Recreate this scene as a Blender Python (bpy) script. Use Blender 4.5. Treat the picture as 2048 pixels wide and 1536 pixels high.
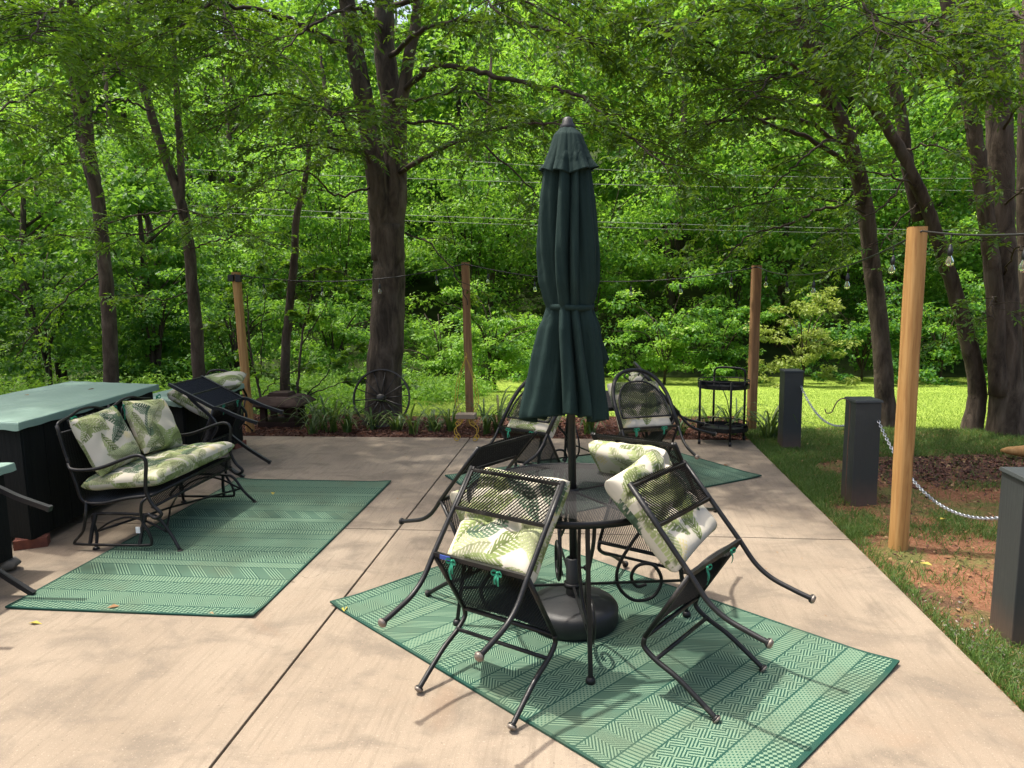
import bpy, bmesh, math, random
import numpy as np
from mathutils import Vector, Matrix
PI = math.pi
rng = np.random.default_rng(7)
random.seed(7)
S = bpy.context.scene
for o in list(bpy.data.objects): bpy.data.objects.remove(o)
COL = S.collection

# ------------------------------------------------------------------ camera
F = 1450.0; CH = 1.75                       # focal length in photo pixels (2048 wide), eye height
_s = -0.015; _a = 567 - 768 - _s * 160
_D = np.array([-_s, 1, -_a / F]); _D /= np.linalg.norm(_D)
_Y = np.array([160, -201, F]); _Y = _Y - _D * (_D @ _Y); _Y /= np.linalg.norm(_Y)
_X = np.cross(_D, _Y)
RM = np.array([_X, _Y, -_D]); CAMP = np.array([0, 0, CH])
cam = bpy.data.cameras.new('camera'); co = bpy.data.objects.new('camera', cam); COL.objects.link(co)
m = Matrix.Identity(4)
for i in range(3):
    m[i][0] = RM[i, 0]; m[i][1] = -RM[i, 1]; m[i][2] = -RM[i, 2]; m[i][3] = CAMP[i]
co.matrix_world = m
cam.sensor_width = 36; cam.lens = F / 2048 * 36; cam.clip_start = .05; cam.clip_end = 600
S.camera = co
def ray(px, py): return RM @ np.array([px - 1024, py - 768, F])
def gp(px, py, z=0.): d = ray(px, py); return CAMP + d * ((z - CH) / d[2])
def atY(px, py, y): d = ray(px, py); return CAMP + d * (y / d[1])

# ------------------------------------------------------------------ sky, sun, exposure
SUN_EL, SUN_AZ = 70.0, 168.0                # azimuth measured from +X towards +Y
w = bpy.data.worlds.new('World'); S.world = w; w.use_nodes = True
wn = w.node_tree.nodes; wl = w.node_tree.links
sky = wn.new('ShaderNodeTexSky'); sky.sky_type = 'NISHITA'; sky.sun_disc = False
sky.sun_elevation = math.radians(SUN_EL); sky.sun_rotation = math.radians(90 - SUN_AZ)
sky.air_density = 1.0; sky.dust_density = 7.0; sky.ozone_density = .4
wl.new(sky.outputs[0], wn['Background'].inputs[0]); wn['Background'].inputs[1].default_value = 0.15
sd = Vector((math.cos(math.radians(SUN_EL)) * math.cos(math.radians(SUN_AZ)), math.cos(math.radians(SUN_EL)) * math.sin(math.radians(SUN_AZ)), math.sin(math.radians(SUN_EL))))
sl = bpy.data.lights.new('sun', 'SUN'); sl.energy = 3.1; sl.angle = math.radians(1.3); sl.color = (1, .95, .86)
so = bpy.data.objects.new('sun', sl); COL.objects.link(so); so.rotation_euler = sd.to_track_quat('Z', 'Y').to_euler(); so.location = (-6, 0, 20)
S.view_settings.view_transform = 'Standard'; S.view_settings.look = 'None'; S.view_settings.gamma = 1
S.view_settings.exposure = 1.12; S.view_settings.use_curve_mapping = False
S.render.engine = 'CYCLES'
S.cycles.max_bounces = 8; S.cycles.transparent_max_bounces = 8; S.cycles.transmission_bounces = 4

# ------------------------------------------------------------------ materials
class NT:
    def __init__(s, name):
        s.m = bpy.data.materials.new(name); s.m.use_nodes = True; s.t = s.m.node_tree; s.n = s.t.nodes; s.l = s.t.links
        s.b = s.n['Principled BSDF']; s.out = s.n['Material Output']
    def new(s, t, **k):
        n = s.n.new(t)
        for a, v in k.items(): setattr(n, a, v)
        return n
    def put(s, sock, v):
        if isinstance(v, bpy.types.NodeSocket): s.l.new(v, sock)
        elif isinstance(v, (tuple, list)): sock.default_value = (*v, 1) if len(v) == 3 and len(sock.default_value) == 4 else v
        else: sock.default_value = v
    def math(s, op, a, b=0., c=0.):
        n = s.new('ShaderNodeMath', operation=op)
        s.put(n.inputs[0], a); s.put(n.inputs[1], b)
        if op in ('MULTIPLY_ADD', 'SMOOTH_MIN'): s.put(n.inputs[2], c)
        return n.outputs[0]
    def coord(s, kind='Object'): return s.new('ShaderNodeTexCoord').outputs[kind]
    def mapped(s, scale=(1, 1, 1), kind='Object', rot=(0, 0, 0)):
        n = s.new('ShaderNodeMapping'); s.l.new(s.coord(kind), n.inputs[0]); n.inputs['Scale'].default_value = scale; n.inputs['Rotation'].default_value = rot
        return n.outputs[0]
    def noise(s, scale, detail=4, rough=.6, vec=None, dist=0.):
        n = s.new('ShaderNodeTexNoise'); n.inputs['Scale'].default_value = scale; n.inputs['Detail'].default_value = detail
        n.inputs['Roughness'].default_value = rough; n.inputs['Distortion'].default_value = dist
        s.l.new(vec if vec is not None else s.coord(), n.inputs['Vector']); return n.outputs['Fac']
    def ramp(s, fac, stops):
        n = s.new('ShaderNodeValToRGB'); e = n.color_ramp.elements
        while len(e) < len(stops): e.new(.5)
        for q, (p, c) in zip(e, stops): q.position = p; q.color = (*c, 1) if len(c) == 3 else c
        s.put(n.inputs[0], fac); return n.outputs[0]
    def step(s, fac, lo, hi):
        n = s.new('ShaderNodeMapRange'); n.interpolation_type = 'SMOOTHSTEP'; s.put(n.inputs[0], fac); n.inputs[1].default_value = lo; n.inputs[2].default_value = hi
        return n.outputs[0]
    def mix(s, f, a, b, mode='MIX'):
        n = s.new('ShaderNodeMix', data_type='RGBA', blend_type=mode); s.put(n.inputs[0], f); s.put(n.inputs[6], a); s.put(n.inputs[7], b); return n.outputs[2]
    def bump(s, h, strength=.3, dist=.01):
        n = s.new('ShaderNodeBump'); n.inputs['Strength'].default_value = strength; n.inputs['Distance'].default_value = dist
        s.put(n.inputs['Height'], h); s.l.new(n.outputs[0], s.b.inputs['Normal'])
    def col(s, c): s.put(s.b.inputs['Base Color'], c)
    def rough(s, r): s.put(s.b.inputs['Roughness'], r)
    def spec(s, v): s.b.inputs['Specular IOR Level'].default_value = v
def simple(name, c, rough=.6, c2=None, scale=20, bump=0., bscale=60, metal=0., spec=.5, kind='Object'):
    n = NT(name)
    if c2 is not None: n.col(n.ramp(n.noise(scale), [(.35, c), (.65, c2)]))
    else: n.col(c)
    n.rough(rough); n.b.inputs['Metallic'].default_value = metal; n.spec(spec)
    if bump: n.bump(n.noise(bscale, 3), bump, .004)
    return n.m
M = {}
n = NT('black_wrought_iron'); f = n.noise(9, 3); n.col(n.ramp(f, [(.3, (.0045, .0045, .005)), (.60, (.009, .009, .009)), (.76, (.05, .045, .04))])); n.rough(n.ramp(n.noise(40), [(.3, (.32,) * 3), (.7, (.55,) * 3)])); n.bump(n.noise(220, 2), .25, .002); n.spec(.35); M['iron'] = n.m
M['mesh'] = simple('black_expanded_metal', (.005, .005, .0055), .42, (.010, .010, .010), 30, spec=.4)
M['sling'] = simple('charcoal_tube', (.009, .009, .010), .42, (.015, .015, .016), 6)
M['plastic'] = simple('black_plastic', (.006, .007, .008), .5, (.010, .011, .012), 9, .15, 90)
M['glide'] = simple('worn_metal_glide', (.30, .26, .22), .5, (.12, .10, .085), 60, metal=.6)
M['blue'] = simple('blue_tag', (.03, .07, .30), .6)
M['white_tag'] = simple('white_tag', (.75, .75, .76), .6)
M['ribbon'] = simple('green_ribbon', (.008, .17, .095), .75, (.012, .21, .12), 60)
n = NT('parasol_cloth'); n.col(n.ramp(n.noise(3), [(.3, (.010, .0235, .0210)), (.7, (.017, .0345, .0310))])); n.rough(.85)
n.bump(n.math('ADD', n.noise(5, 5, .6, n.mapped((3, 3, .7)), 1.), n.math('MULTIPLY', n.noise(300, 2), .06)), .5, .022); n.spec(.15); M['parasol'] = n.m
n = NT('palm_print_cloth'); at = n.new('ShaderNodeAttribute', attribute_name='print'); n.col(at.outputs['Color']); n.rough(.9); n.spec(.2); n.bump(n.noise(140, 3), .12, .003); M['print'] = n.m
n = NT('teal_vinyl'); n.col(n.ramp(n.noise(2.2, 6), [(.3, (.16, .255, .205)), (.7, (.21, .31, .255))])); n.rough(.5)
ck = n.new('ShaderNodeTexChecker'); n.l.new(n.mapped((40, 40, 40)), ck.inputs[0]); ck.inputs['Scale'].default_value = 1; n.bump(ck.outputs['Fac'], .25, .003); M['vinyl'] = n.m
n = NT('dark_panel_cloth'); n.col(n.ramp(n.noise(4, 5, vec=n.mapped((3, 3, .5))), [(.3, (.0035, .0050, .0045)), (.7, (.008, .010, .009))])); n.rough(.85); n.spec(.2); n.bump(n.noise(5, 3, vec=n.mapped((8, 8, .4))), .3, .02); M['panel'] = n.m
n = NT('grey_painted_wood'); n.col(n.mix(n.step(n.noise(3, 6), .5, .75), (.026, .031, .031), (.042, .048, .046))); n.rough(.6); n.bump(n.noise(6, 5, vec=n.mapped((12, 12, 1))), .35, .006)
g_ = n.new('ShaderNodeNewGeometry'); sx = n.new('ShaderNodeSeparateXYZ'); n.l.new(n.coord(), sx.inputs[0])
base_c = n.b.inputs['Base Color'].links[0].from_socket
dirt = n.math('MULTIPLY', n.step(n.math('ADD', sx.outputs[2], n.math('MULTIPLY', n.noise(14), .12)), .36, .02), .7)
n.col(n.mix(dirt, base_c, (.13, .075, .05))); M['bollard'] = n.m
n = NT('pine_post'); v = n.mapped((18, 18, .9)); gr = n.noise(2.2, 5, .6, v, 1.2)
vo = n.new('ShaderNodeTexVoronoi'); n.l.new(n.mapped((6, 6, 1.6)), vo.inputs[0]); vo.inputs['Scale'].default_value = 1.1
kn = n.step(vo.outputs['Distance'], .24, .10)
n.col(n.mix(n.math('MULTIPLY', kn, .8), n.ramp(gr, [(.28, (.27, .125, .035)), (.5, (.42, .225, .070)), (.72, (.49, .29, .105))]), (.11, .045, .015))); n.rough(.7); n.bump(gr, .25, .004); M['pine'] = n.m
n = NT('pine_weathered'); v = n.mapped((18, 18, .9)); gr = n.noise(2.2, 5, .6, v, 1.2); n.col(n.ramp(gr, [(.28, (.16, .075, .030)), (.5, (.27, .138, .058)), (.72, (.33, .185, .085))])); n.rough(.75); n.bump(gr, .25, .004); M['pine2'] = n.m
M['pine_end'] = simple('pine_cut_end', (.42, .26, .12), .8, (.33, .19, .08), 30)
n = NT('tree_bark'); v = n.mapped((1, 1, .28)); f = n.noise(9, 7, .65, v, .6); f2 = n.noise(1.7, 4)
c = n.ramp(f, [(.3, (.020, .015, .011)), (.52, (.078, .059, .044)), (.75, (.15, .12, .092))]); c = n.mix(n.step(f2, .55, .75), c, (.085, .074, .060)); n.col(c); n.rough(.9); n.spec(.2); n.bump(f, 1., .035); M['bark'] = n.m
M['twig'] = simple('twig_bark', (.035, .026, .018), .9, (.06, .046, .034), 8, spec=.2)
M['brick'] = simple('red_brick', (.22, .075, .045), .9, (.14, .05, .035), 18, .4, 60)
M['rock'] = simple('grey_rock', (.10, .095, .085), .9, (.18, .15, .11), 7, .5, 20)
M['rust'] = simple('rusty_brown_metal', (.024, .012, .009), .7, (.034, .018, .013), 9, .1, 60, spec=.2)
M['wheel'] = simple('black_wheel_iron', (.010, .010, .010), .55, (.028, .022, .018), 20, .2, 80)
M['yellow'] = simple('yellow_wire_paint', (.55, .36, .03), .5, (.42, .26, .03), 30)
M['greywood'] = simple('weathered_board', (.20, .15, .10), .85, (.28, .22, .16), 8, .3, 30)
M['chain'] = simple('galvanised_chain', (.55, .58, .62), .35, (.4, .42, .46), 40, metal=.9)
M['cable'] = simple('black_cable', (.012, .012, .012), .5)
M['wire'] = simple('aluminium_line', (.15, .16, .15), .6)
M['rusthook'] = simple('thin_rusty_rod', (.06, .04, .03), .6, (.10, .055, .035), 30)
n = NT('bulb_glass'); n.col((.95, .97, 1.)); n.rough(.03); n.b.inputs['Transmission Weight'].default_value = .95; n.b.inputs['IOR'].default_value = 1.2; M['glass'] = n.m
M['filament'] = simple('amber_filament', (.7, .35, .08), .4, metal=.6)
def leafmat(name, stops, trans, tcol, rough=.5, tw=.45):
    n = NT(name); at = n.new('ShaderNodeAttribute', attribute_name='tint')
    c = n.ramp(at.outputs['Fac'], stops); n.col(c); n.rough(rough); n.spec(.35)
    t = n.new('ShaderNodeBsdfTranslucent'); n.put(t.inputs[0], n.mix(.5, c, tcol, 'MIX'))
    mx = n.new('ShaderNodeMixShader'); mx.inputs[0].default_value = tw
    n.l.new(n.b.outputs[0], mx.inputs[1]); n.l.new(t.outputs[0], mx.inputs[2]); n.l.new(mx.outputs[0], n.out.inputs[0]); return n.m
M['oakleaf'] = leafmat('oak_leaf', [(0, (.020, .062, .008)), (.5, (.040, .100, .012)), (1, (.078, .145, .020))], .5, (.28, .46, .02))
M['maple'] = leafmat('maple_leaf', [(0, (.026, .090, .010)), (.5, (.062, .155, .016)), (1, (.125, .225, .025))], .5, (.34, .58, .02))
M['wood'] = leafmat('wood_leaf', [(0, (.016, .070, .018)), (.3, (.045, .150, .022)), (.6, (.095, .230, .026)), (.85, (.170, .315, .034)), (1, (.29, .41, .050))], .5, (.36, .66, .05), .5, .5)
M['cypress'] = leafmat('feathery_yellow_leaf', [(0, (.13, .20, .03)), (.6, (.24, .30, .055)), (1, (.33, .38, .09))], .5, (.36, .46, .06))
M['lily'] = leafmat('daylily_blade', [(0, (.035, .085, .018)), (.6, (.075, .135, .03)), (.92, (.14, .18, .05)), (1, (.25, .19, .07))], .5, (.2, .3, .04), .45, .3)
M['grass'] = leafmat('grass_blade', [(0, (.040, .10, .018)), (.6, (.085, .16, .030)), (.88, (.16, .20, .05)), (1, (.28, .22, .10))], .5, (.2, .32, .05), .6, .35)
M['lawn'] = leafmat('lawn_blade', [(0, (.15, .25, .028)), (.6, (.23, .34, .045)), (1, (.33, .40, .09))], .5, (.3, .42, .06), .6, .4)
M['weed'] = leafmat('weed_leaf', [(0, (.10, .24, .02)), (.6, (.16, .33, .03)), (1, (.24, .40, .05))], .5, (.3, .5, .05))
M['deadleaf'] = leafmat('dry_leaf', [(0, (.20, .10, .045)), (.5, (.30, .17, .08)), (.8, (.38, .26, .14)), (1, (.42, .36, .06))], .3, (.3, .2, .08), .8, .2)
n = NT('mulch_chip'); at = n.new('ShaderNodeAttribute', attribute_name='tint'); n.col(n.ramp(at.outputs['Fac'], [(0, (.035, .014, .009)), (.6, (.085, .033, .02)), (1, (.16, .075, .045))])); n.rough(.9); M['mulch'] = n.m
n = NT('pebble'); at = n.new('ShaderNodeAttribute', attribute_name='tint'); n.col(n.ramp(at.outputs['Fac'], [(0, (.08, .075, .07)), (.6, (.2, .17, .15)), (1, (.36, .3, .27))])); n.rough(.85); M['pebble'] = n.m
# concrete: brushed, blotchy, with mould-dark streaks and faint rust-coloured clay tints
n = NT('old_concrete'); wc = n.coord('Object')
big = n.noise(.55, 6, .62, wc, .4); med = n.noise(2.6, 7, .66, n.mapped((1, 1.35, 1)), .5); fine = n.noise(170, 2, .6, wc); brush = n.noise(7, 6, .7, n.mapped((5.5, .35, 1)))
c = n.ramp(big, [(.28, (.175, .137, .098)), (.5, (.25, .202, .150)), (.72, (.30, .25, .19))])
c = n.mix(n.math('MULTIPLY', n.step(med, .45, .66), .78), c, (.125, .104, .082)); c = n.mix(n.math('MULTIPLY', n.step(brush, .46, .70), .55), c, (.135, .108, .080))
c = n.mix(n.math('MULTIPLY', n.step(n.noise(1.1, 5, .6, wc, 1.), .58, .76), .45), c, (.23, .15, .095))
c = n.mix(n.math('MULTIPLY', n.step(n.noise(60, 2, .5, wc), .66, .74), .55), c, (.07, .055, .043))
c = n.mix(n.math('MULTIPLY', fine, .3), c, (.31, .25, .18)); n.col(c); n.rough(.9); n.spec(.25)
gr2 = n.noise(420, 2, .7, wc); c = n.mix(n.math('MULTIPLY', n.step(gr2, .50, .66), .62), c, (.10, .08, .06)); c = n.mix(n.math('MULTIPLY', n.step(n.noise(95, 3, .6, wc), .60, .68), .35), c, (.42, .35, .26))
vc = n.new('ShaderNodeTexVoronoi', feature='DISTANCE_TO_EDGE'); vc.inputs['Scale'].default_value = .55; wp_ = n.new('ShaderNodeVectorMath', operation='ADD'); nz_ = n.new('ShaderNodeTexNoise'); nz_.inputs['Scale'].default_value = 2.2; nz_.inputs['Detail'].default_value = 6; n.l.new(wc, nz_.inputs[0]); n.l.new(wc, wp_.inputs[0]); n.l.new(nz_.outputs['Color'], wp_.inputs[1]); n.l.new(wp_.outputs[0], vc.inputs[0])
crk = n.math('MULTIPLY', n.step(vc.outputs['Distance'], .0035, .001), n.step(n.noise(.7, 2, .5, wc), .52, .60)); c = n.mix(n.math('MULTIPLY', crk, .6), c, (.06, .045, .035)); n.col(c)
n.bump(n.math('ADD', n.math('ADD', n.math('MULTIPLY', fine, .5), n.math('MULTIPLY', gr2, .4)), n.math('MULTIPLY', brush, .8)), .35, .006); M['concrete'] = n.m
# yard soil: red clay, moss and old mulch in patches
n = NT('clay_and_moss'); wc = n.coord('Object'); a = n.noise(1.3, 6, .65, wc, .3); b = n.noise(5, 6, .7, wc); fn = n.noise(55, 4, .7, wc)
clay = n.ramp(fn, [(.25, (.11, .048, .026)), (.5, (.20, .092, .050)), (.75, (.29, .165, .10))]); moss = n.ramp(fn, [(.3, (.075, .078, .026)), (.7, (.17, .155, .055))]); mul = n.ramp(fn, [(.3, (.05, .028, .018)), (.7, (.15, .085, .055))])
c = n.mix(n.step(n.math('ADD', a, n.math('MULTIPLY', b, .35)), .66, .80), clay, moss); c = n.mix(n.step(n.noise(.8, 5, .6, wc, .6), .55, .66), c, mul); n.col(c); n.rough(.95); n.spec(.1)
n.bump(n.math('ADD', fn, n.math('MULTIPLY', b, 1.5)), .7, .03); M['soil'] = n.m
n = NT('lawn_ground'); wc = n.coord('Object'); a = n.noise(.35, 5, .6, n.mapped((.5, 1.6, 1))); fn = n.noise(24, 5, .75, wc)
n.col(n.mix(.5, n.ramp(a, [(.3, (.17, .25, .03)), (.55, (.23, .32, .045)), (.75, (.28, .35, .07))]), n.ramp(fn, [(.3, (.14, .24, .028)), (.7, (.30, .37, .08))]))); n.rough(.95); n.spec(.1); n.bump(fn, .8, .05); M['lawnground'] = n.m
n = NT('forest_floor'); n.col(n.ramp(n.noise(1.2, 6), [(.3, (.015, .022, .008)), (.6, (.035, .055, .014)), (.8, (.05, .038, .022))])); n.rough(1); n.spec(.1); M['floor'] = n.m
n = NT('mulch_bed'); fn = n.noise(38, 6, .75); n.col(n.ramp(fn, [(.3, (.03, .012, .008)), (.55, (.085, .034, .02)), (.8, (.17, .085, .05))])); n.rough(1); n.spec(.1); n.bump(fn, 1., .05); M['mulchbed'] = n.m
M['dark'] = simple('joint_filler', (.035, .028, .022), .95, (.06, .05, .035), 20)

# ------------------------------------------------------------------ helpers
class MB:
    def __init__(s): s.v = []; s.f = []; s.mi = []; s.sm = []
    def add(s, v, f, mi=0, smooth=True):
        b = len(s.v); s.v.extend([tuple(map(float, p)) for p in v]); s.f.extend([tuple(i + b for i in q) for q in f]); s.mi.extend([mi] * len(f)); s.sm.extend([smooth] * len(f)); return s
    def box(s, c, d, rz=0., mi=0, rot=None, taper=1.):
        x, y, z = d[0] / 2, d[1] / 2, d[2] / 2
        p = [(-x, -y, -z), (x, -y, -z), (x, y, -z), (-x, y, -z)] + [(a * taper, b * taper, z) for a, b in ((-x, -y), (x, -y), (x, y), (-x, y))]
        R = rot if rot is not None else Matrix.Rotation(rz, 3, 'Z')
        return s.add([tuple(R @ Vector(q) + Vector(c)) for q in p], [(0, 3, 2, 1), (4, 5, 6, 7), (0, 1, 5, 4), (1, 2, 6, 5), (2, 3, 7, 6), (3, 0, 4, 7)], mi, False)
    def tube(s, pts, r, n=8, mi=0, closed=False, sq=False, caps=True):
        P = np.array(pts, float); k = len(P); r = np.full(k, r, float) if np.isscalar(r) else np.array(r, float)
        T = np.gradient(P, axis=0) if not closed else np.roll(P, -1, 0) - np.roll(P, 1, 0)
        T /= np.linalg.norm(T, axis=1)[:, None] + 1e-12
        up = np.array([0, 0, 1.]) if abs(T[0][2]) < .9 else np.array([1., 0, 0]); N = np.cross(T[0], up); N /= np.linalg.norm(N); V = []
        for i in range(k):
            N = N - T[i] * (N @ T[i]); N /= np.linalg.norm(N) + 1e-12; B = np.cross(T[i], N)
            for j in range(n):
                a = 2 * PI * j / n + (PI / 4 if sq else 0); V.append(P[i] + r[i] * (N * math.cos(a) + B * math.sin(a)))
        fs = []
        for i in range(k if closed else k - 1):
            for j in range(n):
                a = i * n + j; b = i * n + (j + 1) % n; c = ((i + 1) % k) * n
                fs.append((a, b, c + (j + 1) % n, c + j))
        if caps and not closed: fs.append(tuple(range(n))[::-1]); fs.append(tuple((k - 1) * n + j for j in range(n)))
        return s.add(V, fs, mi, not sq)
    def lathe(s, prof, n=24, c=(0, 0, 0), mi=0, cap=True):
        V = [(c[0] + r * math.cos(2 * PI * j / n), c[1] + r * math.sin(2 * PI * j / n), c[2] + z) for r, z in prof for j in range(n)]
        fs = [(i * n + j, i * n + (j + 1) % n, (i + 1) * n + (j + 1) % n, (i + 1) * n + j) for i in range(len(prof) - 1) for j in range(n)]
        if cap: fs.append(tuple(range(n))[::-1]); fs.append(tuple((len(prof) - 1) * n + j for j in range(n)))
        return s.add(V, fs, mi)
    def ball(s, c, r, n=8, mi=0, sz=1.):
        return s.lathe([(r * math.sin(PI * (i + .02) / (n + .04)), -r * sz * math.cos(PI * i / n)) for i in range(n + 1)], n * 2, c, mi)
    def mesh(s, name, mats):
        me = bpy.data.meshes.new(name); me.from_pydata(s.v, [], s.f)
        for q in (mats if isinstance(mats, (list, tuple)) else [mats]): me.materials.append(q)
        me.polygons.foreach_set('material_index', s.mi); me.polygons.foreach_set('use_smooth', s.sm); me.update(); return me
    def build(s, name, mats, parent=None, bevel=0.):
        me = s.mesh(name, mats)
        if bevel:
            b = bmesh.new(); b.from_mesh(me); bmesh.ops.bevel(b, geom=list(b.edges), offset=bevel, segments=2, affect='EDGES', profile=.6); b.to_mesh(me); b.free()
        return link(name, me, parent)
def link(name, me, parent=None):
    o = bpy.data.objects.new(name, me); COL.objects.link(o); o.parent = parent; return o
def thing(name, label, cat, loc=(0, 0, 0), rz=0., group=None):
    o = bpy.data.objects.new(name, None); COL.objects.link(o); o.location = tuple(map(float, loc)); o.rotation_euler = (0, 0, rz); o.empty_display_size = .1
    return tag(o, label, cat, group)
def tag(o, label=None, cat=None, group=None, kind=None):
    if label: o['label'] = label
    if cat: o['category'] = cat
    if group: o['group'] = group
    if kind: o['kind'] = kind
    return o
def struct(name, mb, mats, parent=None): return tag(mb.build(name, mats, parent), kind='structure')
def copy_tree(o, parent=None):
    c = o.copy(); COL.objects.link(c); c.parent = parent
    for k in ('label', 'category', 'group'):
        if k in o and parent is None: c[k] = o[k]
    for ch in o.children: copy_tree(ch, c)
    return c
def spline(pts, n=8):
    P = np.array(pts, float); Q = np.vstack([2 * P[0] - P[1], P, 2 * P[-1] - P[-2]]); out = []
    for i in range(1, len(Q) - 2):
        for t in np.linspace(0, 1, n, endpoint=False):
            a, b, c, d = Q[i - 1], Q[i], Q[i + 1], Q[i + 2]
            out.append(.5 * (2 * b + (c - a) * t + (2 * a - 5 * b + 4 * c - d) * t * t + (3 * b - 3 * c + d - a) * t ** 3))
    out.append(P[-1]); return np.array(out)
def raw_mesh(name, V, Fc, mat, tint=None, smooth=False):
    """bulk triangles / quads straight from numpy arrays"""
    me = bpy.data.meshes.new(name); nf, k = Fc.shape
    me.vertices.add(len(V)); me.vertices.foreach_set('co', V.astype(np.float32).ravel())
    me.loops.add(nf * k); me.loops.foreach_set('vertex_index', Fc.astype(np.int32).ravel())
    me.polygons.add(nf); me.polygons.foreach_set('loop_start', np.arange(0, nf * k, k, dtype=np.int32))
    for q in (mat if isinstance(mat, (list, tuple)) else [mat]): me.materials.append(q)
    if smooth: me.polygons.foreach_set('use_smooth', np.ones(nf, bool))
    me.update(calc_edges=True)
    if tint is not None:
        a = me.attributes.new('tint', 'FLOAT', 'POINT'); a.data.foreach_set('value', tint.astype(np.float32))
    return me
def nrm(v): return v / (np.linalg.norm(v, axis=-1, keepdims=True) + 1e-9)
def leaf_mesh(name, pos, d, up, L, Wd, tint, mat, fold=.12):
    """pos,d,up (N,3): leaves as folded rhombs"""
    d = nrm(d); sd_ = nrm(np.cross(d, up)); u = np.cross(sd_, d); L = L[:, None]; Wd = Wd[:, None]
    mid = pos + d * L * .45
    V = np.stack([pos, mid + sd_ * Wd / 2 + u * Wd * fold, pos + d * L - u * L * .12, mid - sd_ * Wd / 2 + u * Wd * fold], 1).reshape(-1, 3)
    i = np.arange(len(pos))[:, None] * 4
    Fc = np.concatenate([i + np.array([[0, 1, 2]]), i + np.array([[0, 2, 3]])], 1).reshape(-1, 3)
    return raw_mesh(name, V, Fc, mat, np.repeat(tint, 4))
def clump_leaves(cen, rad, n, size, asp=.62, tints=None, upb=.9):
    """n leaves in each flattened clump -> arrays for leaf_mesh"""
    K = len(cen); c = np.repeat(cen, n, 0); r = np.repeat(rad, n, 0)
    q = nrm(rng.normal(size=(K * n, 3))); s = rng.random((K * n, 1)) ** .45; p = c + q * r * s
    up = nrm(np.array([0, 0, upb]) + .55 * q + rng.normal(size=p.shape) * .38)
    d = nrm(q * np.array([1, 1, .2]) + rng.normal(size=p.shape) * .6 + np.array([0, 0, -.35]))
    L = size * (.6 + .7 * rng.random(K * n)); t = np.repeat(tints if tints is not None else rng.random(K), n) * .65 + rng.random(K * n) * .35
    return p, d, up, L, L * asp * (.8 + .4 * rng.random(K * n)), t
def cat_leaves(ls): return [np.concatenate([l[i] for l in ls]) for i in range(6)]
def expanded(mb, P, Lu, Lv, keep=None, a=.0165, b=.0115, w=.0027, mi=0, tilt=.0022):
    """expanded metal: rows of zigzag strands, each a little tilted, on the surface P(u,v) -> point"""
    nu = int(Lu / (a / 2)); nv = int(Lv / b) + 1; V = []; fs = []
    p0, p1, p2 = (np.array(P(*q)) for q in ((Lu / 2, Lv / 2), (Lu / 2 + .01, Lv / 2), (Lu / 2, Lv / 2 + .01))); N = np.cross(p1 - p0, p2 - p0); N = N / np.linalg.norm(N) * tilt
    for j in range(nv):
        last = None
        for i in range(nu + 1):
            u = i * a / 2 + (Lu - nu * a / 2) / 2; v = min(max(j * b + (b / 2 if (i + j) % 2 else -b / 2), 0), Lv)
            if keep and not keep(u, v): last = None; continue
            k = len(V); V.append(np.array(P(u, v - w)) - N); V.append(np.array(P(u, v + w)) + N)
            if last is not None: fs.append((last, k, k + 1, last + 1))
            last = k
    mb.add(V, fs, mi, False); return mb

# ------------------------------------------------------------------ terrain
def terrain(x, y):
    x = np.asarray(x, float); y = np.asarray(y, float)
    t = np.clip((y - 9.4) / 14.5, 0, 1); z = -1.5 * (t * t * (3 - 2 * t) * .45 + t * .55)
    z = z + np.where(y > 27, (y - 27) * .42, 0.)
    return z - .035
def sheet(name, xs, ys, mat, off=0., bumpy=0., fun=terrain):
    X, Yg = np.meshgrid(xs, ys, indexing='xy'); Z = fun(X, Yg) + off + (rng.normal(size=X.shape) * bumpy)
    V = np.stack([X, Yg, Z], -1).reshape(-1, 3); nx = len(xs); ny = len(ys)
    i = (np.arange(ny - 1)[:, None] * nx + np.arange(nx - 1)[None]).ravel(); Fc = np.stack([i, i + 1, i + nx + 1, i + nx], 1)
    o = link(name, raw_mesh(name, V, Fc, mat, smooth=True)); return tag(o, kind='structure')
sheet('ground', np.concatenate([np.linspace(-160, -30, 8), np.linspace(-26, 26, 53), np.linspace(30, 160, 8)]), np.concatenate([np.linspace(-60, 8, 18), np.linspace(9.4, 60, 60), np.linspace(65, 200, 12)]), M['floor'], -.06)
sheet('lawn', np.linspace(-3.4, 24, 60), np.linspace(8.85, 25.5, 62), M['lawnground'], -.004, .008)
sheet('weedy_slope', np.linspace(-16, -3.42, 40), np.linspace(9.6, 24, 40), M['floor'], .004, .02)
sheet('side_yard', np.linspace(1.70, 13, 110), np.linspace(-2, 8.95, 110), M['soil'], .012, .006)
sheet('mulch_bed', np.linspace(-12, 1.9, 140), np.linspace(8.08, 9.75, 30), M['mulchbed'], .02, .010)
# patio: four visible cast slabs on a sunk bed, joints between them
pat = MB(); pat.box((-3.6, 2.5, -.09), (10.6, 11.2, .1), mi=0); patio = struct('patio', pat, M['dark'])
gx = [-9.0, -4.55, -1.402, 1.742]; gy = [-3.2, 1.75, 4.955, 8.135]; J = .006
for i in range(3):
    for j in range(3):
        x0, x1, y0, y1 = gx[i] + (J if i else 0), gx[i + 1] - (J if i < 2 else 0), gy[j] + (J if j else 0), gy[j + 1] - (J if j < 2 else 0)
        b = MB(); b.box(((x0 + x1) / 2, (y0 + y1) / 2, -.05), (x1 - x0, y1 - y0, .1)); b.build('concrete_slab', M['concrete'], patio, .005)

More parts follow.
